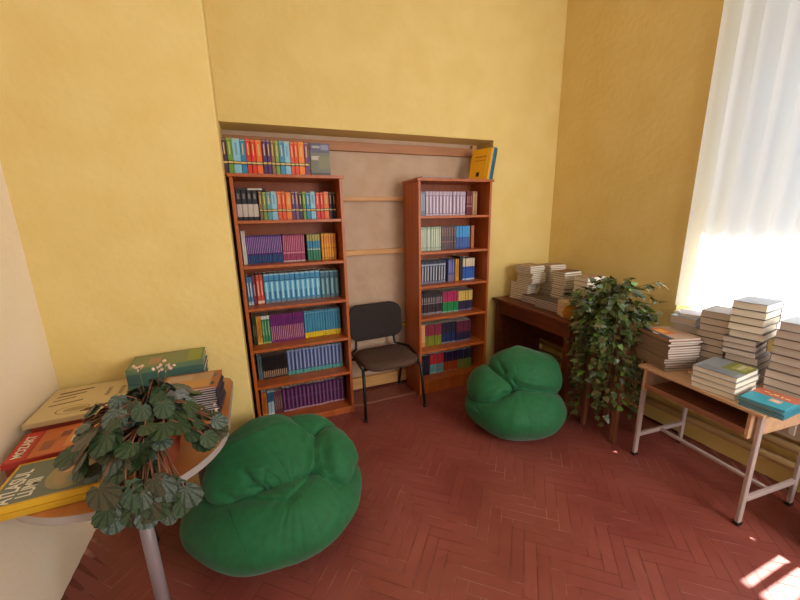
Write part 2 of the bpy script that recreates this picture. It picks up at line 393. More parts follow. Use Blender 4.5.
stand_book('grey-green photo-covered book facing out at the right end, on top of left bookcase', .472, 2.955, 2.0112, .148, .03, .245, '#6E6A58', 0,
           [(0, 1, .72, 1, '#56506A'), (.05, .5, .5, .62, '#B8B0A8'), (.4, 1, .25, .6, '#7C7850'), (0, 1, 0, .12, '#3C3A34'), (.1, .5, .85, .92, '#A8A4A0'), (.55, .95, .8, .95, '#8A86A0')])

W1 = 'top shelf, left bookcase'
row(-.088, .062, 4, .215, LT[0], ('#1E1A1C', [(.12, .55, '#C8BCB0')], (.72, .9, '#8A8078')), 'black white-labelled boxed volume', W1, 'black volumes on the left bookcase', d=.17)
me = MB(); me.box(-.105, .105, 0, .165, 0, .018, mat('#241E20', .45), bev=.001); me.quad([(-.02, -.0006, .003), (.08, -.0006, .003), (.08, -.0006, .015), (-.02, -.0006, .015)], mat('#D8CCC0', .5))
o = me.build('book'); o.location = (.02, 2.98, LT[0] + .217); tag(o, 'black volume lying flat on the four black boxed volumes, top shelf of left bookcase', 'book')
series([('#8A6844', 'bronze', .026), ('#7C9A44', 'leaf green', .028), ('#5C9AA0', 'grey teal', .034), ('#8CC4DC', 'pale sky blue', .042), ('#E0582C', 'red', .035), ('#E0582C', 'red', .03), ('#F0801C', 'orange', .042), ('#5A2C6C', 'violet', .03), ('#7C5C84', 'violet', .024), ('#3A1E34', 'dark plum', .03),
        ('#6C9A34', 'leaf green', .026), ('#2484AC', 'teal blue', .034), ('#8CC4DC', 'pale sky blue', .042), ('#D8301C', 'red', .034), ('#D8301C', 'red', .03), ('#F07020', 'orange', .042), ('#3A1E34', 'dark plum', .028), ('#3A1E34', 'dark plum', .028)],
       .068, LT[0], .208, W1, 'gilt-banded storybooks on the top shelf of the left bookcase', 2.98)

W1 = 'second shelf, left bookcase'
row(-.084, -.055, 2, .25, LT[1], ('#D8D0C8', [], None), 'tall thin white-spined book', W1, 'white books on the left bookcase')
row(-.052, .205, 20, .212, LT[1], ('#5A2C80', [(0, .30, '#2C4C80'), (.02, .06, '#C8C8D8'), (.30, .55, '#4A2070')], (.36, .95, '#B490C8')), 'thin purple and navy paperback', W1, 'purple and navy paperbacks on the left bookcase')
row(.207, .375, 12, .212, LT[1], ('#A03C64', [(0, .04, '#E8D8D8'), (.30, .36, '#D88CA0')], (.40, .94, '#D4809C')), 'thin raspberry pink paperback', W1, 'pink paperbacks on the left bookcase', lean=.03)
row(.40, .505, 5, .208, LT[1], ('#2C7C5C', [(.75, 1, '#A89C50'), (.45, .75, '#2C84A8'), (.40, .45, '#A8C0B0')], None), 'green blue and ochre banded book', W1, 'banded green books on the left bookcase')
row(.515, .635, 6, .21, LT[1], ('#E8A018', [(.42, .46, '#C87818'), (.62, .9, '#E08C24'), (.04, .08, '#A87020')], None), 'golden yellow paperback', W1, 'yellow paperbacks on the left bookcase')

W1 = 'third shelf, left bookcase'
row(-.085, -.045, 2, .225, LT[2], ('#4C7CA4', [(.0, .12, '#A8C4D4')], (.3, .8, '#C8D8E0')), 'slate blue paperback', W1, 'slate books on the left bookcase')
row(-.044, -.018, 1, .23, LT[2], ('#7A3040', [], (.3, .7, '#C09098')), 'maroon paperback beside the slate blue pair', W1)
row(-.016, .036, 2, .235, LT[2], ('#C84C34', [(.02, .12, '#E8C8B0')], (.3, .8, '#E8A890')), 'red-orange paperback', W1, 'red-orange books on the left bookcase')
row(.04, .482, 11, .235, LT[2], ('#3C8CBC', [(0, .09, '#6C8498'), (.75, .78, '#20587C'), (.95, 1, '#98CCE0'), (.40, .75, '#5CACD4')], (.14, .72, '#A8DCEC')), 'bright blue encyclopedia volume', W1, 'blue encyclopedia volumes on the left bookcase')
row(.484, .64, 4, .228, LT[2], ('#3C6C80', [(0, .09, '#5C6C74'), (.75, .78, '#20485C'), (.95, 1, '#7CA8B4')], (.14, .72, '#88B4B8')), 'grey-blue encyclopedia volume', W1, 'grey-blue encyclopedia volumes on the left bookcase')

W1 = 'fourth shelf, left bookcase'
row(-.078, -.052, 2, .225, LT[3], ('#2C3C24', [], (.3, .7, '#687850')), 'dark green paperback', W1, 'dark green books on the left bookcase')
row(-.05, -.012, 2, .225, LT[3], ('#D09030', [(.0, .08, '#E0C060')], (.2, .8, '#A86420')), 'amber yellow paperback', W1, 'amber books on the left bookcase')
row(-.010, .054, 3, .222, LT[3], ('#3C8C5C', [(.88, 1, '#E0E0D8'), (.0, .06, '#A8C070')], (.3, .8, '#88B884')), 'green white-capped paperback', W1, 'green white-capped books on the left bookcase')
row(.057, .322, 18, .222, LT[3], ('#7C2474', [(.6, .86, '#702074'), (.0, .25, '#84347C')], (.08, .58, '#C89094')), 'thin magenta paperback', W1, 'magenta paperbacks on the left bookcase')
row(.325, .635, 14, .222, LT[3], ('#3484A8', [(0, .20, '#E0C020'), (.9, .94, '#6CA4BC')], (.3, .85, '#5094B4')), 'blue yellow-footed paperback', W1, 'blue yellow-footed paperbacks on the left bookcase')

W1 = 'fifth shelf, left bookcase'
row(-.075, -.04, 2, .2, LT[4], ('#4C6068', [(.0, .5, '#5C7078')], None), 'grey-green paperback', W1, 'grey-green books on the left bookcase')
row(-.036, .156, 12, .205, LT[4], ('#1C1618', [(.08, .30, '#5C4838'), (.94, .96, '#7C5C48')], (.05, .33, '#B89C84')), 'thin black paperback with tan foot stripe', W1, 'black paperbacks on the left bookcase')
row(.16, .635, 15, .212, LT[4], ('#4C5C90', [(0, .16, '#58A49C'), (.92, 1, '#8898B8')], (.2, .9, '#98A4CC')), 'periwinkle blue paperback with green foot', W1, 'periwinkle paperbacks on the left bookcase')

W1 = 'bottom shelf, left bookcase'
row(-.08, -.038, 2, .205, LT[5], ('#C87830', [(0, .1, '#E0A050')], (.2, .8, '#A85820')), 'orange-tan paperback', W1, 'tan books on the left bookcase', lean=.03)
row(-.034, .018, 2, .208, LT[5], ('#A8C4D0', [(.0, .08, '#D8E4E8'), (.55, .95, '#2C5C84')], None), 'pale blue and navy paperback', W1, 'pale blue books on the left bookcase', lean=.03)
row(.024, .088, 4, .195, LT[5], ('#6C4048', [], (.2, .8, '#A07C74')), 'dusty brown paperback', W1, 'dusty brown books on the left bookcase')
row(.092, .63, 16, .21, LT[5], ('#4A1C4C', [(.0, .07, '#B890A0'), (.5, .6, '#5C3468')], (.1, .92, '#7C4C78')), 'dark purple paperback', W1, 'dark purple paperbacks on the left bookcase')

W1 = 'top shelf, right bookcase'
row(1.415, 1.46, 2, .21, RT[0], ('#7C8C9C', [], (.2, .9, '#B8C0CC')), 'blue-grey paperback', W1, 'blue-grey books on the right bookcase')
row(1.462, 1.885, 12, .212, RT[0], ('#A08CA4', [(0, .06, '#D0BCC8'), (.85, 1, '#C0ACBC')], (.1, .8, '#DCCCD8')), 'pale lilac clothbound book', W1, 'pale lilac books on the right bookcase')
row(1.89, 1.953, 3, .214, RT[0], ('#70202C', [(.35, .42, '#A87070')], (.5, .8, '#B87878')), 'dark red hardback', W1, 'dark red books on the right bookcase')
row(1.956, 2.015, 2, .216, RT[0], ('#A87854', [], (.2, .9, '#C09C74')), 'tan paperback', W1, 'tan books on the right bookcase')
W1 = 'second shelf, right bookcase'
row(1.412, 1.624, 10, .214, RT[1], ('#A4B49C', [(.0, .08, '#C0CCB8')], (.15, .9, '#DCE4D0')), 'pale sage green paperback', W1, 'sage paperbacks on the right bookcase')
row(1.627, 1.784, 6, .214, RT[1], ('#5C4C50', [(.32, .36, '#A06060'), (.6, .64, '#84605C')], (.66, .95, '#906860')), 'grey-brown striped paperback', W1, 'grey-brown paperbacks on the right bookcase')
row(1.787, 1.94, 5, .214, RT[1], ('#3C60A8', [(.52, 1, '#3C98D8'), (.0, .06, '#2C4888')], None), 'two-tone sky and royal blue paperback', W1, 'two-tone blue paperbacks on the right bookcase')
row(1.95, 1.985, 1, .216, RT[1], ('#B4642C', [], None), 'orange-brown book at the right end', W1)
W1 = 'third shelf, right bookcase'
row(1.415, 1.68, 9, .212, RT[2], ('#2C3448', [(.0, .1, '#70788C'), (.78, .86, '#A0A8BC')], (.12, .75, '#B8BCC8')), 'black and silver paperback', W1, 'black and silver paperbacks on the right bookcase', lean=.02)
row(1.70, 1.775, 3, .214, RT[2], ('#54589C', [(.0, .3, '#7C6C94')], (.4, .9, '#8488BC')), 'indigo blue paperback', W1, 'indigo books on the right bookcase')
row(1.78, 1.825, 2, .214, RT[2], ('#C88C20', [], (.2, .8, '#A86C1C')), 'mustard paperback', W1, 'mustard books on the right bookcase')
row(1.83, 1.868, 1, .235, RT[2], ('#161014', [], None), 'tall black book beside the mustard pair', W1)
row(1.87, 2.005, 5, .214, RT[2], ('#2C5CB0', [(.62, 1, '#D8C8A8'), (.0, .07, '#B8C8D8'), (.5, .62, '#2448A0')], None), 'royal blue cream-topped paperback', W1, 'royal blue cream-topped paperbacks on the right bookcase')
W1 = 'fourth shelf, right bookcase'
row(1.422, 1.645, 12, .2, RT[3], ('#3C2C34', [(.0, .1, '#8C8088'), (.5, .55, '#94848C')], (.58, .8, '#A89CA0')), 'thin dark grey-brown paperback', W1, 'dark paperbacks on the right bookcase')
row(1.648, 1.82, 7, .2, RT[3], ('#1C8448', [(.5, 1, '#B0285C'), (.0, .06, '#88B49C')], None), 'crimson over green paperback', W1, 'crimson over green paperbacks on the right bookcase')
row(1.823, 1.99, 6, .2, RT[3], ('#2C2444', [(.48, .96, '#D8B45C'), (.0, .06, '#706884')], None), 'cream over navy paperback', W1, 'cream over navy paperbacks on the right bookcase')
W1 = 'fifth shelf, right bookcase'
row(1.408, 1.455, 1, .215, RT[4], ('#D8A070', [(.0, .2, '#C88850')], None), 'peach-coloured book at the left end', W1)
row(1.46, 1.638, 7, .205, RT[4], ('#7C8424', [(.48, 1, '#8C2840')], None), 'wine over olive paperback', W1, 'wine over olive paperbacks on the right bookcase')
row(1.641, 1.80, 6, .205, RT[4], ('#1C2C5C', [(.5, 1, '#241C34'), (.0, .06, '#8890A8')], None), 'black over navy paperback', W1, 'black over navy paperbacks on the right bookcase')
row(1.803, 1.98, 6, .2, RT[4], ('#241C3C', [(.45, 1, '#602034'), (.0, .06, '#706884')], None), 'maroon over indigo paperback', W1, 'maroon over indigo paperbacks on the right bookcase')
W1 = 'bottom shelf, right bookcase'
row(1.404, 1.505, 5, .198, RT[5], ('#241C30', [], (.2, .8, '#3C3448')), 'blackish purple paperback', W1, 'blackish paperbacks on the right bookcase')
row(1.51, 1.665, 4, .198, RT[5], ('#6CA0A8', [(.48, 1, '#C02C34'), (.0, .08, '#A8C4C8')], None), 'red over pale aqua paperback', W1, 'red over aqua paperbacks on the right bookcase')
row(1.668, 1.83, 5, .198, RT[5], ('#B44C24', [(.5, 1, '#201C44'), (.0, .05, '#D09070')], None), 'navy over orange paperback', W1, 'navy over orange paperbacks on the right bookcase')
row(1.833, 1.995, 5, .198, RT[5], ('#7C8C44', [(.5, 1, '#282044')], None), 'navy over moss green paperback', W1, 'navy over moss paperbacks on the right bookcase')

# books on top of the right bookcase, leaning on the niche side
def lean_book(label, xb, t, D, H, cover, y0, tilt, art):
    r = thing('book', label, 'book', (xb, y0, 2.0105), 0, 'leaning books on top of the right bookcase'); r.rotation_euler = (0, tilt, math.radians(23))
    b = MB(); c = mat(cover, .4)
    b.box(-t, -t + .002, 0, D, 0, H, c); b.box(-.002, 0, 0, D, 0, H, c); b.box(-t + .002, -.002, 0, .002, 0, H, c)
    for i_, (u0, u1, v0, v1, cc) in enumerate(art): e_ = -t - .0005 - .0004 * i_; b.quad([(e_, u1*D, v0*H), (e_, u0*D, v0*H), (e_, u0*D, v1*H), (e_, u1*D, v1*H)], mat(cc, .4))
    b.build('cover', r)
    b = MB(); b.box(-t + .0025, -.0025, .0025, D - .004, .003, H - .003, M_PAGE); b.build('page_block', r)
tl = math.radians(15)
lean_book('outer dark-backed book of the leaning row, against the niche side on right bookcase', 2.092, .009, .2, .285, '#6C4C2C', 2.868, tl, [])
lean_book('teal book leaning between the blue and the dark book on the right bookcase', 2.081, .013, .2, .29, '#1C7088', 2.868, tl, [])
lean_book('thin blue book leaning behind the yellow book on the right bookcase', 2.066, .012, .2, .29, '#2C78A8', 2.868, tl, [])
lean_book('white-edged thin book leaning between yellow and blue books on the right bookcase', 2.052, .01, .2, .285, '#D8C8A0', 2.868, tl, [])
lean_book('yellow book with small black figure on its cover, leaning on the right bookcase', 2.040, .02, .2, .285, '#E8A414', 2.868, tl,
          [(.45, .62, .10, .24, '#241A10'), (.2, .8, .72, .76, '#A87010'), (.2, .8, .60, .63, '#B87C14'), (.12, .16, .1, .9, '#F0C050')])
o = MB(); o.box(0, .30, 0, .2, 0, .009, mat('#8C7068', .5), bev=.001); o.box(.01, .305, .004, .196, .0092, .016, mat('#B49C8C', .5), bev=.001); 
o = o.build('magazine'); o.location = (1.37, 2.866, 2.011); tag(o, 'thin pinkish-grey magazine lying flat on top of the right bookcase', 'magazine')

# ------------------------------------------------------------------ chair
ch = thing('office_chair', 'black tube-framed visitor chair with brown seat between the two bookcases', 'chair', (1.0, 2.90, 0), math.radians(3))
def pad(w, d, h, r, bow, m, axis):
    bm = bmesh.new(); n = 12; pts = []
    for cx, cy, a0 in ((w/2 - r, d/2 - r, 0), (-w/2 + r, d/2 - r, 90), (-w/2 + r, -d/2 + r, 180), (w/2 - r, -d/2 + r, 270)):
        for k in range(7):
            t = math.radians(a0 + 15 * k); pts.append((cx + r*math.cos(t), cy + r*math.sin(t)))
    b = MB(); rings = [(.94, -h/2), (1, -h/4), (1, h/4), (.95, h/2), (.6, h/2 + .006), (.2, h/2 + .008)]
    for s_, z in rings:
        for (x, y) in pts:
            X, Y, Z = x * s_, y * s_, z + bow * (x / (w/2)) ** 2 * s_ * s_
            b.v.append((X, Y, Z) if axis == 'z' else (X, -Z, Y))
    k = len(pts)
    for i in range(len(rings) - 1):
        for j in range(k): b.face([i*k + j, i*k + (j+1) % k, (i+1)*k + (j+1) % k, (i+1)*k + j], m, True)
    b.face([j for j in range(k)][::-1], m); b.face([(len(rings)-1)*k + j for j in range(k)], m, True)
    return b
sb_ = pad(.50, .47, .05, .12, .008, M_SEAT, 'z').build('seat', ch); sb_.location = (0, -.03, .455)
bk = pad(.52, .34, .035, .095, -.0, M_BACKR, 'y'); 
bk.v = [(x, y - .07 * (x / .25) ** 2 + .035, z) for (x, y, z) in bk.v]
bko = bk.build('backrest', ch); bko.location = (0, .215, .735); bko.rotation_euler = (math.radians(-8), 0, 0)
for sx in (-1, 1):
    b = MB(); b.tube([(sx*.235, -.13, .425), (sx*.262, -.16, .42), (sx*.272, -.20, .38), (sx*.285, -.245, .012)], .0135, M_BLACK, 10); b.tube([(sx*.285, -.245, .0), (sx*.285, -.245, .025)], .016, M_BLACK, 10); b.build('leg', ch)
    b = MB(); b.tube([(sx*.235, .12, .425), (sx*.262, .15, .42), (sx*.27, .18, .38), (sx*.275, .285, .012)], .0135, M_BLACK, 10); b.tube([(sx*.275, .285, .0), (sx*.275, .285, .025)], .016, M_BLACK, 10); b.build('leg', ch)
    b = MB(); b.tube([(sx*.262, -.17, .43), (sx*.272, -.08, .465), (sx*.274, .05, .492), (sx*.268, .14, .478), (sx*.20, .205, .49), (sx*.19, .222, .60), (sx*.188, .235, .66)], .0125, M_BLACK, 10); b.build('back_support', ch)
b = MB(); b.tube([(-.24, -.13, .418), (.24, -.13, .418)], .011, M_BLACK, 8); b.tube([(-.24, .12, .418), (.24, .12, .418)], .011, M_BLACK, 8); b.build('seat_frame', ch)

# ------------------------------------------------------------------ bean bags
# fold lines of the two sacks, in each sack's own space: points, depth, width
FOLDS_LARGE = [([(-0.273, -0.088, 0.402), (-0.228, -0.126, 0.392), (-0.188, -0.149, 0.366), (-0.147, -0.174, 0.37), (-0.101, -0.203, 0.377), (-0.06, -0.221, 0.377), (-0.01, -0.25, 0.375), (0.039, -0.269, 0.373), (0.078, -0.247, 0.383), (0.104, -0.224, 0.384), (0.146, -0.189, 0.384), (0.187, -0.114, 0.381), (0.226, -0.13, 0.404), (0.267, -0.142, 0.427)], 0.03, 0.018), ([(0.285, 0.008, 0.501), (0.274, -0.09, 0.467), (0.267, -0.142, 0.427)], 0.034, 0.02), ([(0.267, -0.142, 0.427), (0.276, -0.171, 0.399), (0.286, -0.192, 0.368), (0.297, -0.245, 0.319)], 0.02, 0.015), ([(-0.147, -0.063, 0.469), (-0.121, -0.117, 0.429), (-0.086, -0.14, 0.407), (-0.057, -0.161, 0.379)], 0.026, 0.018), ([(-0.045, -0.095, 0.459), (-0.061, -0.132, 0.425), (-0.039, -0.147, 0.396), (-0.014, -0.189, 0.387), (0.015, -0.235, 0.385), (0.047, -0.269, 0.373)], 0.012, 0.01), ([(-0.156, -0.211, 0.366), (-0.083, -0.238, 0.369), (-0.042, -0.245, 0.376), (0.006, -0.252, 0.375)], 0.007, 0.009), ([(-0.132, -0.257, 0.355), (-0.085, -0.267, 0.361), (-0.039, -0.266, 0.366), (-0.005, -0.271, 0.365), (0.03, -0.266, 0.372), (0.073, -0.271, 0.375)], 0.008, 0.011), ([(0.108, -0.235, 0.381), (0.065, -0.279, 0.368), (0.039, -0.299, 0.356), (0.02, -0.32, 0.342), (-0.002, -0.339, 0.327)], 0.007, 0.01), ([(-0.163, -0.18, 0.367), (-0.155, -0.258, 0.35)], 0.007, 0.01), ([(0.178, -0.162, 0.382), (0.19, -0.22, 0.372), (0.207, -0.264, 0.35)], 0.007, 0.01), ([(0.192, -0.023, 0.468), (0.184, -0.063, 0.447), (0.172, -0.1, 0.422), (0.143, -0.158, 0.385)], -0.014, 0.016), ([(-0.287, 0.104, 0.494), (-0.238, 0.076, 0.516), (-0.198, 0.076, 0.53), (-0.15, 0.072, 0.543), (-0.106, 0.07, 0.555), (-0.061, 0.072, 0.565), (-0.016, 0.08, 0.574), (0.032, 0.089, 0.578), (0.079, 0.111, 0.577)], -0.01, 0.03), ([(0.079, 0.111, 0.577), (0.123, 0.079, 0.553), (0.164, 0.057, 0.526), (0.177, 0.013, 0.5), (0.192, -0.023, 0.468)], -0.012, 0.02), ([(0.401, 0.009, 0.46), (0.413, -0.036, 0.431), (0.425, -0.062, 0.39), (0.466, 0.018, 0.224)], -0.012, 0.03), ([(-0.16, -0.05, 0.475), (-0.098, -0.081, 0.466), (-0.043, -0.092, 0.465)], -0.012, 0.014)]
FOLDS_SMALL = [([(-0.019, -0.167, 0.437), (-0.052, -0.144, 0.399), (-0.148, -0.192, 0.395), (-0.185, -0.201, 0.368), (-0.225, -0.195, 0.335)], 0.03, 0.018), ([(-0.13, 0.034, 0.578), (-0.12, -0.039, 0.557), (-0.104, -0.085, 0.531), (0.051, 0.293, 0.309), (-0.057, -0.147, 0.486), (-0.019, -0.167, 0.437)], 0.022, 0.016), ([(-0.019, -0.167, 0.437), (0.031, -0.182, 0.445), (0.086, -0.189, 0.436), (0.15, -0.184, 0.421), (0.213, -0.164, 0.404), (0.289, -0.122, 0.379)], 0.026, 0.016), ([(-0.025, -0.144, 0.383), (-0.013, -0.222, 0.391), (0.007, -0.262, 0.372)], 0.013, 0.012), ([(0.119, 0.145, 0.623), (0.084, -0.012, 0.628)], 0.01, 0.012), ([(0.016, -0.279, 0.362), (0.067, -0.286, 0.36), (0.111, -0.284, 0.355), (0.16, -0.284, 0.345)], 0.006, 0.012), ([(-0.354, -0.082, 0.258), (-0.316, -0.179, 0.248)], 0.008, 0.012), ([(-0.146, -0.242, 0.346), (-0.085, -0.201, 0.379)], 0.006, 0.01), ([(-0.122, 0.025, 0.581), (-0.074, 0.034, 0.613), (-0.016, 0.063, 0.636), (0.051, 0.122, 0.636), (0.11, 0.152, 0.622)], -0.01, 0.025), ([(0.235, 0.091, 0.596), (0.272, 0.08, 0.579), (0.307, 0.062, 0.559), (0.316, 0.0, 0.545), (0.308, -0.062, 0.512), (0.332, -0.077, 0.451)], -0.012, 0.025), ([(-0.005, -0.171, 0.478), (0.037, -0.182, 0.471), (0.079, -0.188, 0.456), (0.128, -0.187, 0.444)], -0.008, 0.012)]
SEAMS_LARGE = [[(-0.201, -0.182, 0.36), (-0.195, -0.215, 0.356), (-0.189, -0.238, 0.351), (-0.189, -0.254, 0.344), (-0.178, -0.275, 0.336), (-0.176, -0.291, 0.329), (-0.172, -0.305, 0.32), (-0.166, -0.318, 0.311), (-0.16, -0.33, 0.301), (-0.152, -0.341, 0.29), (-0.147, -0.357, 0.269), (-0.15, -0.363, 0.258), (-0.14, -0.373, 0.247), (-0.131, -0.384, 0.223), (-0.12, -0.39, 0.211)], [(0.254, -0.214, 0.356), (0.261, -0.221, 0.349), (0.269, -0.246, 0.335), (0.283, -0.262, 0.319), (0.289, -0.269, 0.31), (0.286, -0.283, 0.3), (0.284, -0.299, 0.28), (0.279, -0.313, 0.269), (0.273, -0.326, 0.258), (0.265, -0.336, 0.247), (0.256, -0.344, 0.235)], [(0.143, -0.158, 0.385), (0.15, -0.126, 0.386), (0.158, -0.118, 0.408), (0.162, -0.106, 0.42), (0.173, -0.087, 0.433), (0.18, -0.067, 0.446), (0.184, -0.046, 0.459), (0.192, -0.023, 0.468)]]
def bean_bag(label, loc, rz, soft, hard, cut, seed, seams, O, pit, wamp, folds, stitched=()):
    """soft lobes melt into one sack; hard lobes lie on it and leave a crease"""
    t = thing('bean_bag', label, 'bean bag', loc, rz, 'green bean bags')
    O = Vector(O); nu, nv = 300, 150
    FO = []
    for pts, dp, wd in folds:
        pv = [Vector(p) for p in pts]; c = sum(pv, Vector()) / len(pv); R = max((p - c).length for p in pv) + wd * 2.6
        FO.append((pv, dp, wd, c, R))
    def hit(L, d):
        (c, r, R) = L
        p = R @ (O - c); q = R @ d
        p = Vector((p.x / r[0], p.y / r[1], p.z / r[2])); q = Vector((q.x / r[0], q.y / r[1], q.z / r[2]))
        A = q.dot(q); B = p.dot(q); Cc = p.dot(p) - 1; D = B*B - A*Cc
        return (-B + math.sqrt(D)) / A if D > 0 else 0.0
    prep = lambda ls: [(Vector(c), r, Euler([math.radians(q) for q in rot]).to_matrix().inverted()) for (c, r, rot) in ls]
    sl, hl = prep(soft), prep(hard)
    def ray(d):
        k = .022
        v = [hit(L, d) for L in sl]; mx = max(v); r0 = mx + k * math.log(sum(math.exp((x - mx) / k) for x in v))
        for L in hl:
            x = hit(L, d); dd = abs(x - r0)
            r0 = max(x, r0) - cut * math.exp(-dd / .016)
        return r0
    def surf(th, ph):
        d = Vector((math.cos(th) * math.sin(ph), math.sin(th) * math.sin(ph), math.cos(ph)))
        P = O + d * ray(d)
        n1 = noise.noise(P * 4.2 + Vector((seed, 0, 0))); n2 = noise.noise(Vector((P.x * 8, P.y * 8, P.z * 4)) + Vector((0, seed, 3)))
        # creases running away from the fold
        rel = P - Vector(pit); az = math.atan2(rel.y, rel.x) * 3.2; ds = rel.length
        wr = 1 - abs(noise.noise(Vector((az, ds * 2.2, seed)))) * 2.6
        fade = math.exp(-((ds - .12) / .17) ** 2)
        P += d * (n1 * .016 + n2 * .006 - max(0, wr - .25) * wamp * fade)
        P0 = P.copy()
        for pv, dp, wd, c, R in FO:
            if (P0 - c).length > R: continue
            best = 9.0; bf = 0; n_ = len(pv) - 1
            for i in range(n_):
                ab = pv[i+1] - pv[i]; L2 = ab.length_squared or 1e-9
                q = min(1.0, max(0.0, (P0 - pv[i]).dot(ab) / L2)); e = (P0 - pv[i] - ab * q).length
                if e < best: best = e; bf = (i + q) / n_
            P -= d * dp * 1.5 * math.exp(-(best / wd) ** 2) * min(1.0, .25 + 3 * min(bf, 1 - bf))
        if P.z < .03:
            k = max(0.0, (.03 - P.z)); P.z = .03 - .028 * (1 - math.exp(-k / .05))
        return P
    b = MB()
    for i in range(nv + 1):
        ph = PI * (i + .02) / (nv + .04)
        for j in range(nu): b.v.append(tuple(surf(2*PI*j/nu, ph)))
    for i in range(nv):
        for j in range(nu): b.face([i*nu + j, (i+1)*nu + j, (i+1)*nu + (j+1) % nu, i*nu + (j+1) % nu], M_BAG, True)
    b.face([j for j in range(nu)], M_BAG, True); b.face([nv*nu + j for j in range(nu)][::-1], M_BAG, True)
    zmin = min(v[2] for v in b.v); b.v = [(x, y, z - zmin + .0005) for x, y, z in b.v]
    b.build('bag_body', t)
    for pts in stitched:
        sb = MB(); sp = []
        for p in pts:
            d = (Vector(p) - O).normalized(); P = surf(math.atan2(d.y, d.x), math.acos(d.z)); P.z += -zmin + .0005; sp.append(P - d * .0008)
        sb.tube(sp, .0026, M_BAGS, 6); sb.build('seam', t)
    for (th0, p0, th1, p1) in seams:
        sb = MB(); pts = []
        for k in range(30):
            f = k / 29; P = surf(math.radians(th0 + (th1 - th0) * f), math.radians(p0 + (p1 - p0) * f)); P.z += -zmin + .0005
            pts.append(P - (P - O).normalized() * .0008)
        sb.tube(pts, .0026, M_BAGS, 6); sb.build('seam', t)
    return t
bean_bag('large green bean bag chair slumped in front of the left bookcase', (-.02, 1.825, 0), 0,
         [((0, 0, .2), (.475, .385, .215), (0, 0, 0)), ((.03, -.13, .215), (.38, .265, .195), (0, 0, 0)), ((.16, .17, .36), (.25, .16, .20), (0, -4, 0))],
         [((.285, .03, .31), (.155, .24, .205), (0, 14, 6)), ((-.045, -.0, .40), (.305, .29, .12), (33, -9, 6))], .028, 2.0,
         [], (.03, .03, .27), (.08, -.2, .33), .007, FOLDS_LARGE, SEAMS_LARGE)
bean_bag('green bean bag chair in the corner by the dark desk and trailing plant', (1.825, 2.11, 0), math.radians(-22),
         [((0, 0, .2), (.385, .36, .22), (0, 0, 0)), ((.02, -.12, .22), (.325, .25, .20), (0, 0, 0))],
         [((-.155, .03, .315), (.215, .26, .205), (0, -14, 0)), ((.09, .06, .425), (.30, .25, .225), (-10, 14, 0))], .026, 7.0,
         [(-120, 85, -112, 150), (-50, 85, -58, 150)], (0, 0, .24), (-.02, -.17, .36), .006, FOLDS_SMALL)

# ------------------------------------------------------------------ lying books
def flat_proto(name, W, D, T, cover, page, label, loc, rz, cat='book', group=None, art=None, board=.0022, spine='y1', rough=.5):
    """W along x, D along y, thickness T; spine on side y1 (back) unless said otherwise; art: list of (u0,u1,v0,v1,colour) on the cover"""
    r = thing(name, label, cat, loc, rz, group)
    b = MB(); c = cover if not isinstance(cover, str) else mat(cover, rough)
    h, k = W/2, D/2
    b.box(-h, h, -k, k, 0, board, c); b.box(-h, h, -k, k, T - board, T, c)
    if spine == 'y1': b.box(-h, h, k - board, k, board, T - board, c)
    elif spine == 'y0': b.box(-h, h, -k, -k + board, board, T - board, c)
    elif spine == 'x0': b.box(-h, -h + board, -k, k, board, T - board, c)
    else: b.box(h - board, h, -k, k, board, T - board, c)
    for i_, q in enumerate(art or []):
        u0, u1, v0, v1, cc = q[:5]; zq = T + .0003 + .00025 * i_
        b.quad([(-h + u0*W, -k + v0*D, zq), (-h + u1*W, -k + v0*D, zq), (-h + u1*W, -k + v1*D, zq), (-h + u0*W, -k + v1*D, zq)], mat(cc, rough))
    b.build('cover', r)
    i = .004; b = MB(); b.box(-h + i*(spine != 'x0'), h - i*(spine != 'x1'), -k + i*(spine != 'y0'), k - i*(spine != 'y1'), board, T - board, page); 
    b.v = [(x + (board + .0002) * ((x < -h + .001) - (x > h - .001)), y + (board + .0002) * ((y < -k + .001) - (y > k - .001)), z) for x, y, z in b.v]
    b.build('page_block', r)
    return r
rs = random.Random(21)
def stack(n, x, y, z, rz, W, D, T, cover, page, desc, where, group, jit=.006, shifts=None, art=None, spine='y1', top=None, rough=.5):
    """n lying books, one on another, each a thing; label names place in the pile"""
    pr = None; zz = z + .001
    for i in range(n):
        dx, dy = rs.uniform(-jit, jit), rs.uniform(-jit, jit); rr = rz + rs.uniform(-.03, .03)
        if shifts and i in shifts: dx += shifts[i][0]; dy += shifts[i][1]
        ti = n - i
        pos = 'topmost' if ti == 1 else ('bottom' if i == 0 else nth(ti) + ' from top')
        lab = '%s %s %s' % (pos, desc, where)
        if i == n - 1 and top:
            flat_proto('book', W, D, T, top[0], page, top[1], (x + dx, y + dy, zz), rr, group=group, art=top[2], spine=spine, rough=rough)
        elif pr is None: pr = flat_proto('book', W, D, T, cover, page, lab, (x + dx, y + dy, zz), rr, group=group, spine=spine)
        else: dup(pr, (x + dx, y + dy, zz), rr, lab, group)
        zz += T + .0006
    return zz

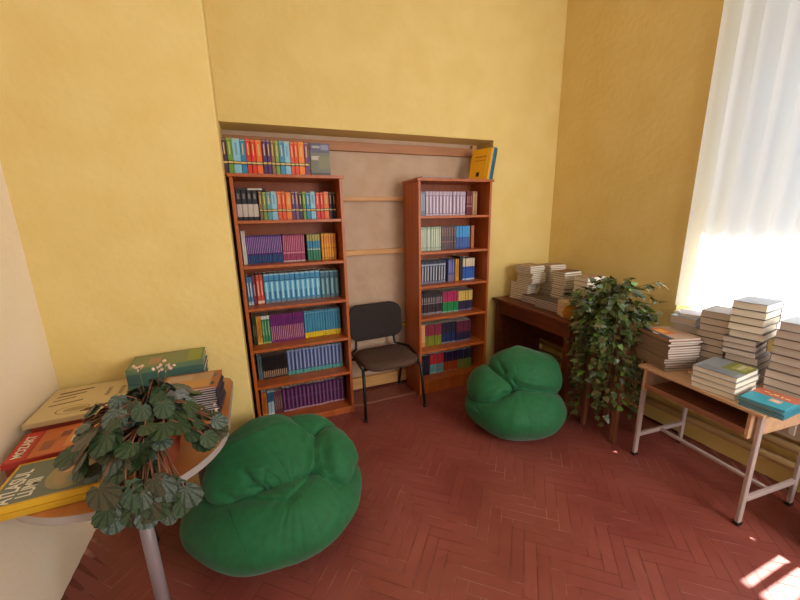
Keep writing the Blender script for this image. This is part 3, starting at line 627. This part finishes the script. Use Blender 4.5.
# ------------------------------------------------------------------ dark desk in the corner with its piles
dk = thing('dark_desk', 'dark red-brown wooden desk in the far corner piled with paperbacks', 'desk', (2.215, 1.955, 0))
DW, DL, DH = .69, 1.01, .87
b = MB(); b.box(0, DW, 0, DL, DH - .028, DH, M_DARKW, bev=.004); b.build('desktop', dk)
for (x, y) in ((.025, .03), (DW - .16, .03), (.025, DL - .09), (DW - .16, DL - .09)):
    b = MB(); b.box(x, x + .06, y, y + .06, .001, DH - .028, M_DARKW, bev=.003); b.build('leg', dk)
b = MB(); b.box(.03, .05, .09, DL - .09, DH - .15, DH - .028, M_DARKW); b.build('apron', dk)
b = MB(); b.box(.085, DW - .16, .035, .055, .22, DH - .028, M_DARKW); b.build('end_panel', dk)
b = MB(); b.box(.085, DW - .085, DL - .055, DL - .035, DH - .15, DH - .028, M_DARKW); b.build('apron', dk)
b = MB(); b.box(DW - .175, DW - .163, .09, DL - .09, .40, DH - .028, M_DARKW); b.build('back_panel', dk)
b = MB(); b.box(.085, DW - .16, DL - .05, DL - .035, .10, DH - .155, M_DARKW); b.build('end_panel', dk)
tz = DH
PB = '#A4886C'
stack(10, 2.466, 2.795, tz, .14, .155, .215, .0165, PB, M_PAGE, 'paperback', 'of lower block, pile by the back wall, dark desk', 'lower block of the leaning pile on the dark desk', spine='x1')
zz = tz + .001 + 10 * .0171
stack(10, 2.478, 2.735, zz, .06, .185, .20, .0165, PB, M_PAGE, 'paperback', 'of upper block, pile by the back wall, dark desk', 'upper block of the leaning pile on the dark desk', spine='x1', shifts={k: (.012, -.012) for k in range(6)})
stack(19, 2.735, 2.70, tz, -.05, .19, .15, .0172, '#A88C74', M_PAGE, 'paperback', 'of tallest pile, against window wall, dark desk', 'tallest pile on the dark desk', spine='x1')
stack(16, 2.612, 2.41, tz, .0, .20, .15, .0192, '#A08468', M_PAGE, 'white-edged paperback', 'of middle pile on dark desk', 'middle pile on the dark desk', jit=.011, spine='x1',
      top=('#7C5C44', 'topmost brown-covered paperback of the middle pile on dark desk', []))
stack(8, 2.62, 2.17, tz, .04, .22, .14, .0375, '#A48870', M_PAGE, 'thick white-edged hardback', 'of pile beside the trailing plant, dark desk', 'thick pile by the plant on the dark desk', spine='x1')
stack(4, 2.435, 2.595, tz, .12, .15, .21, .0165, '#6C4C3C', M_PAGET, 'brown paperback', 'of low front pile, dark desk', 'low brown pile on the dark desk', spine='x1')
stack(5, 2.405, 2.352, tz, .04, .165, .255, .0155, '#5C5048', M_PAGET, 'grey-brown paperback', 'of low pile next to the orange pile', 'low grey-brown pile on the dark desk', jit=.009, spine='x1')
stack(7, 2.342, 2.118, tz, -.42, .131, .13, .0172, '#D08A2C', M_PAGE, 'orange paperback', 'of orange pile at front of dark desk', 'orange pile on the dark desk', spine='y0',
      top=('#C8A878', 'topmost tan-covered paperback of the orange pile at front of dark desk', []))
stack(5, 2.50, 2.03, tz, .1, .13, .10, .0215, '#2A2630', M_PAGET, 'black-covered book', 'of small dark pile beside the orange pile', 'dark pile beside the orange pile', spine='x0')

# ------------------------------------------------------------------ pale school desk
RZ = math.radians(-5)
ds = thing('school_desk', 'pale beech school desk with grey metal legs under the window, loaded with books', 'desk', (2.255, .80, 0), RZ)
SW, SL, SH = .56, .68, .70
b = MB(); b.box(0, SW, 0, SL, SH - .02, SH, M_DESK, bev=.004); b.build('desktop', ds)
b = MB(); b.box(.02, SW - .03, .07, SL - .05, SH - .155, SH - .145, M_DESKD); b.box(.02, .03, .07, SL - .05, SH - .145, SH - .12, M_DESKD); b.box(SW - .04, SW - .03, .07, SL - .05, SH - .145, SH - .02, M_DESKD); b.build('book_tray', ds)
b = MB(); b.box(.02, SW - .03, .055, .07, SH - .17, SH - .02, M_DESK); b.build('side_panel', ds); b = MB(); b.box(.02, SW - .03, SL - .05, SL - .035, SH - .17, SH - .02, M_DESK); b.build('side_panel', ds)
for y_ in (.05, SL - .03):
    yl = y_ - .025 if y_ < .1 else y_ + .005
    for x_ in (.05, SW - .07):
        b = MB(); b.box(x_, x_ + .032, yl, yl + .02, .012, SH - .022, M_LEGM, bev=.004); b.box(x_ - .004, x_ + .036, yl - .003, yl + .023, .0008, .02, M_BLACK, bev=.003); b.build('leg', ds)
    b = MB(); b.box(.082, SW - .07, yl, yl + .02, .15, .178, M_LEGM, bev=.003); b.build('crossbar', ds)
b = MB(); b.box(SW/2 - .012, SW/2 + .012, .046, SL - .026, .155, .173, M_LEGM, bev=.003); b.build('stretcher', ds)

DZ = SH
GV = '#CFC3B2'
# nearest-left pile of picture books
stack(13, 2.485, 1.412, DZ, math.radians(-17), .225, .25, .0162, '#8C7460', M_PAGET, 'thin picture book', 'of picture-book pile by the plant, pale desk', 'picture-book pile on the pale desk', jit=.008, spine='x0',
      top=('#B0805C', 'topmost picture book with navy edge and orange cover, pile by the plant, pale desk',
           [(0, .2, 0, 1, '#101C30'), (.2, 1, 0, 1, '#B49478'), (.2, .62, .35, .9, '#C46A24'), (.28, .5, .5, .78, '#E09A48'), (.66, .95, .2, .8, '#A88870'), (.04, .12, .42, .6, '#C8C0B8')]))
# open white pile with glossy grey cover
stack(4, 2.42, 1.058, DZ, math.radians(4), .25, .205, .031, '#A89C94', M_PAGE, 'grey thick hardback', 'of glossy pile at middle front of pale desk', 'glossy hardback pile on the pale desk', jit=.006, spine='y1', rough=.16,
      top=('#8C949C', 'topmost glossy grey hardback with green foliage cover at middle front, pale desk', [(.35, 1, 0, .55, '#7C8444'), (.5, .95, .08, .4, '#A8A45C'), (.55, .9, .2, .3, '#C8C8A0'), (.0, .3, .1, .9, '#7C848C')]))
# teal thin books
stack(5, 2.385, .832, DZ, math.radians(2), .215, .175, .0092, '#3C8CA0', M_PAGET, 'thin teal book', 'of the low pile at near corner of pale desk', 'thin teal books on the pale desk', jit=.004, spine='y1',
      top=('#3098B0', 'topmost thin teal book with orange band, near corner of pale desk',
           [(.58, 1, 0, 1, '#B8644A'), (.3, .5, .25, .5, '#D8A88C'), (.34, .44, .3, .42, '#E8C8B0'), (.72, .76, .2, .32, '#F0D8A8'), (.70, .80, .36, .40, '#F0D8A8'), (.74, .80, .46, .58, '#F0D8A8'), (.70, .74, .58, .66, '#F0D8A8'), (.78, .82, .68, .8, '#F0D8A8'), (.0, .58, .0, .03, '#4CB0C4')]))
# orange covered book lying between the piles
flat_proto('book', .11, .085, .02, '#C87844', M_PAGET, 'orange and yellow covered book lying low between the piles on pale desk', (2.50, 1.216, DZ + .001), .05, art=[(.1, .9, .2, .6, '#E0A850'), (.2, .7, .65, .85, '#A84C34')])
# back row
TAN = '#74645C'
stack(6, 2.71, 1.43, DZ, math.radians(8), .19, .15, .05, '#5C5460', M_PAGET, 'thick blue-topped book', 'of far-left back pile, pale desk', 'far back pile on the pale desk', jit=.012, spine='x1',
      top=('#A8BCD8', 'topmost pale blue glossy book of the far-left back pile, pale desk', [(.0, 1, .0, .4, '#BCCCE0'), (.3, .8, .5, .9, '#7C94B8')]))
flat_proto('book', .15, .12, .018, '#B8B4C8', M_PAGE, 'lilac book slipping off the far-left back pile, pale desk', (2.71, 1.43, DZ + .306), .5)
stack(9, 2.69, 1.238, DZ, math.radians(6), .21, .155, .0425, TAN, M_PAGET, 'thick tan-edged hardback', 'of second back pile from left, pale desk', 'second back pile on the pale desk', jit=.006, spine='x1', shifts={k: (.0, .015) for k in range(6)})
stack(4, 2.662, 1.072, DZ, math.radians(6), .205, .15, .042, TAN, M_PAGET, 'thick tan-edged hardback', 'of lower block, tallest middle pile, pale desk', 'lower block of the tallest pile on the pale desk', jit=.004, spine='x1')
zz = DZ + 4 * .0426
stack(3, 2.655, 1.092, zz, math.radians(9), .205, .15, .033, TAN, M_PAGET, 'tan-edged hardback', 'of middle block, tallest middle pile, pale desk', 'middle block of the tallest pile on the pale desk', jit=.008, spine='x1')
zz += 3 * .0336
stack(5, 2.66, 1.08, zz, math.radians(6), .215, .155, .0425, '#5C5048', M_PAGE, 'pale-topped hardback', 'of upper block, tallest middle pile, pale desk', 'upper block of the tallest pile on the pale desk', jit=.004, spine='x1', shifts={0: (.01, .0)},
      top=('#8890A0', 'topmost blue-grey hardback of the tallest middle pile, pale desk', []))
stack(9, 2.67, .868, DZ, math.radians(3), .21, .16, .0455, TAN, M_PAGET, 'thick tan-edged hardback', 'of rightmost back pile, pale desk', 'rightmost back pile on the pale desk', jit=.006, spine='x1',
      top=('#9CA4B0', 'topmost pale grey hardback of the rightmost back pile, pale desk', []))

# dark box cut by the right picture edge
cb = thing('wooden_box', 'dark brown low wooden box at the lower right edge of the picture', 'box', (2.445, .225, 0))
BH = .2
for (x0, x1, y0, y1) in ((0, .016, 0, .40), (.264, .28, 0, .40), (.016, .264, 0, .016), (.016, .264, .384, .40)):
    b = MB(); b.box(x0, x1, y0, y1, .001, BH, M_DARKW, bev=.002); b.build('side_panel', cb)
b = MB(); b.box(.016, .264, .016, .384, .001, .014, M_DARKW); b.build('bottom_panel', cb)
b = MB(); b.box(-.008, .288, -.008, .408, BH, BH + .016, M_DARKW, bev=.002); b.build('lid', cb)

# ------------------------------------------------------------------ plant stand and trailing plant
ps = thing('plant_stand', 'small worn brown wooden stand under the trailing plant', 'stand', (2.345, 1.60, 0))
SQ = .30; PH = .74
b = MB(); b.box(-.01, SQ + .01, -.01, SQ + .01, PH - .025, PH, M_STAND, bev=.003); b.build('top', ps)
for x_ in (0, SQ - .035):
    for y_ in (0, SQ - .035):
        b = MB(); b.box(x_, x_ + .035, y_, y_ + .035, .001, PH - .025, M_STAND, bev=.003); b.build('leg', ps)
for y_ in (.005, SQ - .025): b = MB(); b.box(.035, SQ - .035, y_, y_ + .02, PH - .10, PH - .025, M_STAND); b.build('apron', ps)

def leafq(b, P, d, nrm, L, W, mats, shape, curl=.15):
    """one leaf: base P, along d, face normal nrm"""
    d = d.normalized(); s = d.cross(nrm)
    if s.length < 1e-4: s = d.orthogonal()
    s.normalize(); nn = s.cross(d)
    base = len(b.v); k = len(shape)
    c0 = P + d * L * .12 - nn * L * .03
    b.v.append(tuple(c0))
    for (u, v) in shape:
        q = P + d * (u * L) + s * (v * W) + nn * (-curl * L * (abs(v) ** 1.5 + .5 * u * u) )
        b.v.append(tuple(q))
    for j in range(k): b.face([base, base + 1 + j, base + 1 + (j + 1) % k], mats[j % 3 != 0 if len(mats) == 2 else 0], False)
ivy = []
for u, v in ((0, .0), (-.10, .16), (-.04, .36), (.08, .54), (.28, .32), (.48, .50), (.56, .26), (.74, .22), (1.08, 0)): ivy.append((u, v))
IVY = ivy + [(u, -v) for u, v in ivy[-2:0:-1]]
rnd = random.Random(5)
def leafm(name, c, rough=.38, c2=None):
    m = nmat(name, c, c2 or c, rough, nscale=30, detail=2); b_ = m.node_tree.nodes['Principled BSDF']
    return m
LV = [leafm('ivy_leaf_dark', '#33421F', .26, '#45542A'), leafm('ivy_leaf_mid', '#4A5830', .26, '#5C6638'), leafm('ivy_leaf_olive', '#5E5A34', .4, '#706A40'), leafm('ivy_leaf_bright', '#5C7A30', .26, '#6C8838'), leafm('ivy_leaf_grey', '#667868', .26, '#7C8C7C')]
tp = thing('trailing_plant', 'bushy trailing ivy-like green plant spilling to the floor between the two desks', 'plant', (2.44, 1.80, PH + .001))
b = MB(); b.lathe([(.085, 0), (.11, .11), (.125, .17), (.128, .19), (.116, .19), (.112, .165)], M_POTD); tpp = b.build('pot', tp)
b = MB(); b.lathe([(.108, .155), (.111, .166)], M_SOIL); b.build('soil', tpp)
st = MB(); fo = MB()
def leaf_at(P, out, size):
    d = (out + Vector((rnd.gauss(0, .5), rnd.gauss(0, .5), rnd.gauss(-.35, .45)))).normalized()
    nrm = (Vector((0, 0, .8)) + out * .8 + Vector((rnd.gauss(0, .35), rnd.gauss(0, .35), rnd.gauss(0, .3)))).normalized()
    P2 = P + d * size * .25
    hi = P.z > .33
    m = LV[rnd.choices(range(5), (2, 3, 2, 3 if hi else .6, 2 if hi else .7))[0]]  # paler leaf colours favoured near the top, imitating light on the crown
    leafq(fo, P2, d, nrm, size, size * .92, [m], IVY, .18)
for k in range(120):
    an = rnd.uniform(0, 2*PI); out = Vector((math.cos(an), math.sin(an), 0))
    if out.x > .35 and rnd.random() < .6: out.x = -out.x
    kind = rnd.random()
    if kind < .42:                                      # upright / arching crown
        reach = rnd.uniform(.03, .29); top = rnd.uniform(.22, .50); drop = rnd.uniform(-.12, .05)
        pts = [Vector((0, 0, .16)) + out * .03, out * reach * .4 + Vector((0, 0, top * .8 + .05)), out * reach * .8 + Vector((0, 0, top)), out * reach * 1.1 + Vector((0, 0, top + drop))]
    else:                                               # hanging runner
        reach = rnd.uniform(.16, .245); low = rnd.uniform(-.60, .05) if rnd.random() < .75 else rnd.uniform(-.68, -.3)
        top = rnd.uniform(.22, .36)
        pts = [Vector((0, 0, .16)) + out * .05, out * reach * .7 + Vector((0, 0, top)), out * reach + Vector((0, 0, top - .10)), out * reach * 1.06 + Vector((0, 0, (top + low) / 2)), out * (reach * 1.0) + Vector((rnd.uniform(-.04, .04), rnd.uniform(-.04, .04), low))]
    # keep clear of the desk ends
    fine = []
    for i in range(len(pts) - 1):
        for q in range(6): fine.append(pts[i].lerp(pts[i+1], q / 6))
    fine.append(pts[-1])
    for _ in range(2): fine = [fine[0]] + [(fine[i-1] + fine[i] * 2 + fine[i+1]) / 4 for i in range(1, len(fine) - 1)] + [fine[-1]]
    st.tube(fine, .0028, M_STEMG if kind < .7 else M_STEMR, 5, r2=.0012)
    for i, P in enumerate(fine[4:]):
        if rnd.random() < .80: leaf_at(P, out, rnd.uniform(.034, .060))
st.build('stems', tp); fo.build('foliage', tp)

# ------------------------------------------------------------------ round-ended table on the left
rt_ = thing('round_table', 'round-ended orange-brown table with grey edging in the left corner', 'table', (-.555, 1.635, 0))
TH = .79
out = [(.36 * math.cos(t), .36 * math.sin(t)) for t in [PI + PI * k / 32 for k in range(33)]]
out += [(.36, .48), (.34, .545), (.31, .562), (-.31, .562), (-.34, .545), (-.36, .48)]
b = MB(); b.prism(out, TH - .026, TH, M_TABLE); b.build('tabletop', rt_)
ob = [(x * 1.010, y * 1.008) for x, y in out]
b = MB(); n = len(out); b.v = [(x, y, TH - .028) for x, y in ob] + [(x, y, TH + .001) for x, y in ob] + [(x, y, TH + .001) for x, y in out] + [(x, y, TH - .028) for x, y in out]
for i in range(n):
    j = (i + 1) % n
    for r0, r1 in ((0, 1), (1, 2), (2, 3), (3, 0)): b.face([r0*n + i, r0*n + j, r1*n + j, r1*n + i], M_BAND)
b.build('edge_band', rt_)
for (x, y, fx, fy) in ((.065, -.225, .08, -.255), (-.12, .33, -.115, .35), (.13, .505, .135, .515)):
    b = MB(); b.tube([(x, y, TH - .027), (fx, fy, .012)], .023, M_LEGD, 14); b.tube([(fx, fy, .0008), (fx, fy, .02)], .026, M_BLACK, 14); b.build('leg', rt_)
b = MB(); b.box(-.20, .20, -.235, -.215, TH - .08, TH - .027, M_GREYM); b.box(-.28, .25, .49, .51, TH - .08, TH - .027, M_GREYM); b.build('underframe', rt_)

def lettering(text, parent, size, loc, rz, colour, sx=1.0, bold=0.0):
    cu = bpy.data.curves.new('lettering', 'FONT'); cu.body = text; cu.size = size; cu.align_x = 'LEFT'; cu.offset = bold; cu.extrude = .0002; cu.resolution_u = 3
    o = bpy.data.objects.new('lettering', cu); C.objects.link(o)
    dg = bpy.context.evaluated_depsgraph_get(); me = bpy.data.meshes.new_from_object(o.evaluated_get(dg)); bpy.data.objects.remove(o)
    M = Matrix.Translation(loc) @ Matrix.Rotation(rz, 4, 'Z') @ Matrix.Diagonal((sx, 1, 1, 1)); me.transform(M)
    me.materials.clear(); me.materials.append(mat(colour, .4))
    return link('title_lettering', me, parent)
BZ = TH + .0022
# yellow atlases (two) in front
fa = flat_proto('book', .30, .25, .022, '#C89A1C', M_PAGET, 'lower yellow-edged atlas under the grey-green atlas, front of round table', (-.715, 1.468, BZ), math.radians(2), spine='y0')
atl = flat_proto('book', .30, .25, .022, '#D8A824', M_PAGET, 'grey-green atlas with yellow border and white title, front of round table', (-.725, 1.472, BZ + .0226), math.radians(3), spine='y0',
                 art=[(.03, .97, .04, .96, '#6E7464')])
def disc(parent, cx, cy, rx, ry, z, c, name='cover_picture', a0=0, a1=360, n=28, ring=None):
    b = MB()
    P = [(cx + rx*math.cos(math.radians(a0 + (a1-a0)*k/n)), cy + ry*math.sin(math.radians(a0 + (a1-a0)*k/n)), z) for k in range(n + 1)]
    if ring:
        Q = [(cx + (x-cx)*ring, cy + (y-cy)*ring, z) for x, y, _ in P]
        for k in range(n): b.quad([P[k], P[k+1], Q[k+1], Q[k]], mat(c, .35))
    else: b.quad(P if a1 - a0 < 360 else P[:-1], mat(c, .35))
    return b.build(name, parent)
zt_ = .022 + .0009
disc(atl, .045, -.01, .072, .09, zt_, '#9C8A5C'); disc(atl, .05, -.015, .055, .07, zt_ + .0003, '#A88C60', a0=20, a1=250); disc(atl, .03, .02, .03, .026, zt_ + .0006, '#D8A878'); disc(atl, .06, -.04, .022, .03, zt_ + .0006, '#7C8C84')
disc(atl, .12, -.09, .022, .022, zt_ + .0003, '#8CA09C')
lettering('ATLASUL', atl, .060, (-.088, -.112, zt_ + .0004), PI/2, '#E8E0CC', .74, .0012)
lettering('LUMII', atl, .056, (-.040, -.095, zt_ + .0004), PI/2, '#E8E0CC', .72, .0012)
# red Mozart book behind it
rdk = flat_proto('book', .30, .225, .03, '#8C2418', M_PAGET, 'red book lying under the red and orange picture book, round table', (-.79, 1.722, BZ), math.radians(5), spine='y0')
moz = flat_proto('book', .30, .225, .022, '#A82C1C', M_PAGET, 'red and orange picture book with white title, between atlas and cream books', (-.80, 1.722, BZ + .0306), math.radians(6), spine='y0',
                 art=[(.02, .20, .03, .97, '#C83C24'), (.20, .98, .03, .97, '#C86C34'), (.20, .23, .03, .97, '#A83020'), (.3, .42, .2, .5, '#A05838'), (.55, .85, .15, .8, '#D88C50'), (.6, .75, .3, .5, '#E0CDB8'), (.45, .56, .55, .75, '#8C4830'), (.78, .9, .2, .4, '#B05030')])
lettering('MOZART', moz, .042, (-.102, -.09, .0248), PI/2, '#F0E4D0', .95, .001)
# cream books by the wall
cz = BZ
for i, (c, lab, T) in enumerate((('#70688C', 'slate-blue book at the bottom under the cream book, by the left wall', .034), ('#A8402C', 'red-edged book under the cream book, by the left wall', .030))):
    flat_proto('book', .31, .33, T, c, M_PAGET, lab, (-.812, 2.02, cz), math.radians(3), spine='y0'); cz += T + .0006
crm = flat_proto('book', .33, .355, .02, '#CDB484', M_PAGE, 'large cream book with oval emblem on its cover, in the corner by left wall', (-.822, 2.02, cz), math.radians(3), spine='y0', art=[(.02, .98, .02, .98, '#D6BE8E')])
z2 = .02 + .0008
b = MB()
for (x0, x1, y0, y1) in ((-.13, .0, .10, .116), (-.13, -.02, .06, .072), (-.13, -.05, .02, .030), (-.13, -.01, -.03, -.018)):
    b.quad([(x0, y0, z2), (x1, y0 + .02, z2), (x1, y1 + .02, z2), (x0, y1, z2)], mat('#6C4A2C', .4))
b.build('cover_strokes', crm)
disc(crm, -.02, -.10, .062, .04, z2, '#84683A', 'emblem', ring=.92); disc(crm, -.01, -.10, .044, .022, z2, '#AA8E5C', 'emblem')
b = MB()
for (x, y0) in ((.07, .0), (.125, -.01)):
    yy = y0
    for k in range(7): b.quad([(x, yy, z2), (x + .018, yy, z2), (x + .018, yy + .008, z2), (x, yy + .008, z2)], mat('#7C5C3C', .4)); yy += .014
b.build('cover_strokes', crm)
# purple comic books beside
flat_proto('book', .14, .20, .045, '#5C4C74', M_PAGET, 'purple comic-covered book beneath the leafy plant, beside the cream book', (-.56, 1.86, BZ), .1, spine='y0', art=[(.1, .4, .1, .5, '#B08C9C'), (.45, .9, .3, .8, '#84708C'), (.2, .5, .6, .9, '#D0B8B0')])
# green books by the pier
zz = stack(8, -.475, 2.085, TH + .0012, math.radians(2), .33, .20, .0255, '#3C5C54', M_PAGET, 'teal-green hardback', 'of the pile against yellow pier, round table', 'teal-green pile on the round table', jit=.003, spine='y0',
      top=('#5C7454', 'topmost green hardback with olive cover of the pile against the pier, round table', [(.03, .97, .05, .95, '#7C8458'), (.78, .97, .05, .95, '#8C9440'), (.25, .40, .2, .7, '#A88468'), (.05, .7, .72, .74, '#A0A070'), (.05, .7, .5, .52, '#98986C')]))
stack(13, -.352, 1.87, TH + .0012, math.radians(-4), .25, .20, .0108, '#3C3440', M_PAGET, 'thin dark-spined magazine', 'of right-hand pile, round table', 'magazine pile on the round table', jit=.004, spine='x1',
      top=('#A86438', 'topmost orange-bordered magazine of the right-hand pile, round table', [(.04, .86, .06, .94, '#B4906C'), (.3, .8, .1, .5, '#C8904C'), (.88, .94, .12, .3, '#30343C'), (.88, .94, .6, .8, '#5C6470'), (.08, .5, .55, .9, '#C0A080')]))

# ------------------------------------------------------------------ begonia
bp_ = thing('begonia_plant', 'potted begonia with round silver-veined leaves drooping over the round table edge', 'plant', (-.43, 1.475, TH + .0015))
b = MB(); b.lathe([(.07, 0), (.09, .09), (.103, .13), (.106, .15), (.096, .15), (.092, .13)], M_POT); bpp = b.build('pot', bp_)
b = MB(); b.lathe([(.088, .12), (.091, .131)], M_SOIL); b.build('soil', bpp)
BD = [leafm('begonia_vein', '#28362C', .36, '#35483C'), leafm('begonia_silver', '#42514A', .32, '#627068')]
BD2 = [leafm('begonia_dark_vein', '#1C2A1A', .36, '#243420'), leafm('begonia_green', '#2E4229', .34, '#3C5234')]
BD3 = [leafm('begonia_brown_vein', '#2A2A1C', .4, '#34341F'), leafm('begonia_brown', '#3C3C28', .36, '#4A4630')]
RND = []
for k in range(24):
    t = 2 * PI * k / 24; rr = .5 * (1 + (.05 if k % 2 else -.03)); u = .46 - rr * math.cos(t); v = rr * math.sin(t)
    if k == 0: u = .10
    RND.append((u, v))
st = MB(); fo = MB(); fl_ = MB()
r2 = random.Random(9)
def begonia_leaf(tip, size, nrm, d, mats):
    s0 = Vector((r2.uniform(-.03, .03), r2.uniform(-.03, .03), .13))
    mid = (s0 + tip) / 2 + Vector((0, 0, .05)) + Vector((r2.uniform(-.02, .02), r2.uniform(-.02, .02), 0))
    P = [s0, s0.lerp(mid, .5) + Vector((0, 0, .025)), mid, mid.lerp(tip, .6) + Vector((0, 0, .008)), tip]
    st.tube(P, .0034, M_STEMR, 5, r2=.0022)
    # leaf centred on the petiole
    leafq(fo, tip - d.normalized() * size * .12, d, nrm, size, size * .98, mats, RND, .16)
for k in range(160):
    an = r2.uniform(0, 2*PI); el = r2.uniform(-.35, 1.35)
    o_ = Vector((math.cos(an) * math.cos(el), math.sin(an) * math.cos(el), math.sin(el)))
    tip = Vector((o_.x * .215 + .012, o_.y * .18 - .02, .17 + o_.z * .15)) * r2.uniform(.78, 1.05)
    if tip.y > .17 and tip.z < .2: tip.z += .1
    if tip.x > .10 and tip.y > -.02: tip.x -= .10
    nrm = (o_ + Vector((0, -.1, .55)) + Vector((r2.gauss(0, .3), r2.gauss(0, .3), r2.gauss(0, .3)))).normalized()
    d = Vector((o_.x, o_.y, -.55)) + Vector((r2.gauss(0, .3), r2.gauss(0, .3), r2.gauss(0, .2)))
    mats = r2.choice([BD, BD2, BD2, BD2, BD3]) if o_.y < .1 else r2.choice([BD2, BD2, BD3, BD])
    begonia_leaf(tip, r2.uniform(.05, .086), nrm, d, mats)
for k in range(32):                                     # leaves hanging over the table edge
    x = r2.uniform(-.08, .14); z = r2.uniform(-.02, .14); y = -.265 - .02 * r2.random() + max(0, .10 - z) * .05
    if abs(x) > .12 and z < -.1: z += .12
    tip = Vector((x, y, z))
    begonia_leaf(tip, r2.uniform(.06, .092), Vector((r2.gauss(.05, .35), -1, r2.gauss(.45, .3))).normalized(), Vector((r2.gauss(0, .4), -.2, -1)), r2.choice([BD, BD, BD3, BD2, BD2]))
for (x, y, z) in ((-.03, .10, .36), (.03, .12, .34), (.20, .0, .16), (.06, .10, .33)):   # thin flower stalks with tiny pale blooms
    st.tube([(0, 0, .13), (x*.5, y*.5, z*.75), (x, y, z)], .002, M_STEMG, 5)
    fl_ = MB()
    for q in range(9):
        c = Vector((x, y, z)) + Vector((r2.gauss(0, .012), r2.gauss(0, .012), r2.gauss(0, .01)))
        leafq(fl_, c, Vector((r2.gauss(0, 1), r2.gauss(0, 1), .3)), Vector((r2.gauss(0, 1), -1, 1)).normalized(), .012, .012, [mat('#E0B8A4', .5)], RND, .1)
    fl_.build('flower', bp_)
st.build('stems', bp_); fo.build('foliage', bp_)

# ------------------------------------------------------------------ past 300 books: the thinnest, farthest ones become one mass
cam_p = Vector((0, 0, 1.7)); bks = {}
for o in C.objects:
    if o.parent is None and o.name.split('.')[0] == 'book':
        me = o.data if o.type == 'MESH' else o.children[0].data
        xs = [v.co for v in me.vertices]; ex = [max(c[i] for c in xs) - min(c[i] for c in xs) for i in range(3)]
        face_ = ex[0] * ex[2] if o.type == 'MESH' else max(ex[0], ex[1]) * ex[2] * 1.3
        if 'topmost' in o['label'] or o.type != 'MESH' and o.rotation_euler.x or o.type != 'MESH' and o.rotation_euler.y: face_ *= 6
        bks[o] = face_ / (o.location - cam_p).length_squared
over = len(bks) - 300
mass = MB(); nm_ = 0
bpy.context.view_layer.update()
cand = sorted((o for o in bks if o.type == 'MESH'), key=lambda o: bks[o])
def soak(o):
    me = o.data; b0 = len(mass.v); mass.v += [tuple(o.matrix_world @ v.co) for v in me.vertices]
    for p in me.polygons: mass.face([b0 + i for i in p.vertices], me.materials[p.material_index])
for o in cand[:max(0, over)]:
    soak(o); bpy.data.objects.remove(o); nm_ += 1
if nm_:
    mo = mass.build('shelved_paperbacks'); mo['kind'] = 'stuff'
    tag(mo, 'rows of thin paperbacks filling the shelves of both bookcases between the larger volumes', 'books')
